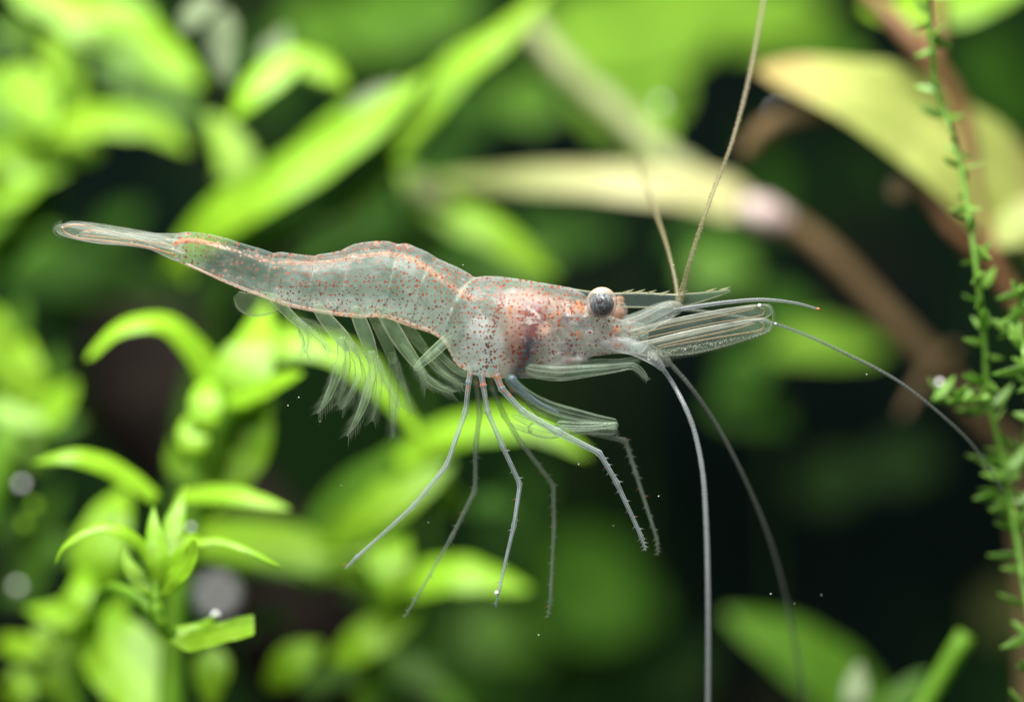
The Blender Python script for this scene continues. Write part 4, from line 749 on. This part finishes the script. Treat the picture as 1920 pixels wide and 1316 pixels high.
# small clear lobe behind the last swimmeret
mb = MB(); r = resample(np.array([(443, 552, 8), (460, 566, 21), (485, 570, 24), (512, 568, 18), (526, 566, 8)], float), 24); mb.blade(np.array([P(q[0], q[1], 0) for q in r]), r[:, 2] / 300, 2 / 300, 0, .1)
lobe = mb.build('swimmeret_lobe', tissue('lobe', (.26, .36, .2), .16, .35, 2, edge=.2, edgecol=(.36, .42, .22)), shrimp); hb = MB()
for i in range(24):
    an = math.pi * (.32 + .75 * i / 23); q = np.array([482 + 39 * math.cos(an), 567 + 22 * math.sin(an)]); hb.hair(P(*q, 0), P(q[0] + 8 * math.cos(an + .3), q[1] + 8 * math.sin(an + .3), 0), .8 / 300)
hb.build('bristle_fringe', FR, lobe, kind='stuff')
# ---- tail fan
FAN = tissue('tail_fan', (.32, .39, .31), .12, .6, 1.8, edge=.42, edgecol=(.5, .5, .46), mottle=.3, dots=(24, .13), dotcol=(.4, .16, .08))
def fan(name, pts, y, roll=25):
    r = resample(np.array(pts, float), 44); mb = MB(); mb.blade(np.array([P(q[0], q[1], y) for q in r]), r[:, 2] / 300, 3.0 / 300, math.radians(roll), .2); return mb.build(name, FAN, shrimp), r
tl, _ = fan('telson', [(352, 446, 10), (320, 446, 9), (280, 443, 7), (235, 438, 5), (180, 428, 3), (150, 422, 1)], 0)
u1, r1 = fan('uropod', [(345, 482, 12), (325, 474, 14), (285, 458, 12), (240, 450, 12.5), (190, 443, 16), (150, 435, 17), (120, 431, 13), (108, 429, 8), (102, 429, 2)], -.07)
u2, r2 = fan('uropod', [(345, 466, 10), (310, 456, 12), (260, 450, 13), (210, 446, 12), (165, 440, 9), (148, 438, 2)], .05)
u3, r3 = fan('uropod', [(345, 462, 10), (290, 446, 9), (230, 436, 10), (170, 426, 9), (135, 421, 6), (122, 420, 2)], .1)
OR = tissue('orange_line', (.62, .34, .18), .6, .8, 1, mottle=.6)
ptube('rib', [(330, 478, 1.5), (270, 462, 1.3), (200, 452, 1.2), (150, 447, 1.2), (122, 436, 1.2), (120, 427, 1.2), (140, 422, 1.2), (180, 425, 1)], -.085, OR, u1, n=60, m=6)
ptube('rib', [(330, 462, 1.5), (270, 452, 1.3), (205, 446, 1), (160, 441, 1.2), (158, 436, 1.2), (180, 432, 1), (230, 440, 1)], .03, OR, u2, n=50, m=6)
ptube('rib', [(350, 478, 2), (320, 468, 1.6), (280, 456, 1.4), (230, 441, 1.3), (155, 419, 1.2)], -.09, RIBW, u1, n=50, m=6)
hb = MB()
for i in range(26):
    u = i / 25; an = math.pi * (.6 + .75 * u); q = np.array([128 + 26 * math.cos(an), 432 + 15 * math.sin(an)]); hb.hair(P(*q, -.07), P(q[0] + 6 * math.cos(an), q[1] + 6 * math.sin(an) - 2, -.07), .6 / 300)
hb.build('bristle_fringe', FR, u1, kind='stuff')

# ---------------------------------------------------------------- droplets, specks
def bead(name, px, py, r_, y, label, cat, group=None, mat=WHITE):
    mb = MB(); mb.ball(P(px, py, y), r_ * K(y), (1, 1, 1), 9, 12, .06, px); return tag(mb.build(name, mat), label, cat, group)
bead('air_bubble', 1424, 573, 3.6, -.2, 'tiny white bead sitting on the tip of the antennal scale', 'bubble')
bead('air_bubble', 931, 1111, 4, -.3, 'tiny white bead stuck near the tip of a hind walking leg', 'bubble')
bead('air_bubble', 1454, 607, 2.2, 0.05, 'tiny bright bead where the drooping feeler leaves the scale tip', 'bubble')
bead('air_bubble', 404, 1153, 8, .95, 'pale bead on the upper edge of the broken stem piece', 'bubble')
SP = [(868, 497), (600, 790), (803, 979), (1445, 1113), (1085, 870), (1150, 985), (560, 745), (1625, 702), (1263, 497), (540, 760), (1540, 1115), (1235, 930), (640, 910), (1030, 590), (1010, 1190), (1490, 1131)]
for i, (px, py) in enumerate(SP):
    bead('water_speck', px, py, random.uniform(.6, 1.2), random.uniform(-.25, .2), 'tiny white speck floating in the water', 'speck', 'sharp white specks floating in the water')
for px, py, r_, y, lb in [(408, 1118, 26, 7.0, 'large pale out of focus disc in the dark gap above the broken stem'), (338, 1162, 9, 5.5, 'smaller pale blurred disc touching the broken stem'), (1762, 718, 6.5, 1.3, 'small pale disc above the mossy side twig'),
                          (40, 908, 8, 3.0, 'greyish blurred disc at the left edge under the level leaf'), (64, 948, 9, 3.0, 'upper of two green tinted discs near the left edge'), (45, 984, 9, 3.0, 'lower of two green tinted discs near the left edge'),
                          (32, 1100, 8, 3.5, 'faint blurred disc beside the pale left corner leaf'), (1238, 195, 7, 4.5, 'faint blurred disc in the green above the head'), (1458, 212, 9, 4.5, 'faint blurred disc left of the pale yellow leaf'), (358, 989, 5, 1.6, 'small bluish disc between the sprig and the level leaf')]:
    bead('blurred_droplet', px, py, r_, y, lb, 'droplet', mat=LIME2 if 'green tinted' in lb else WHITE)
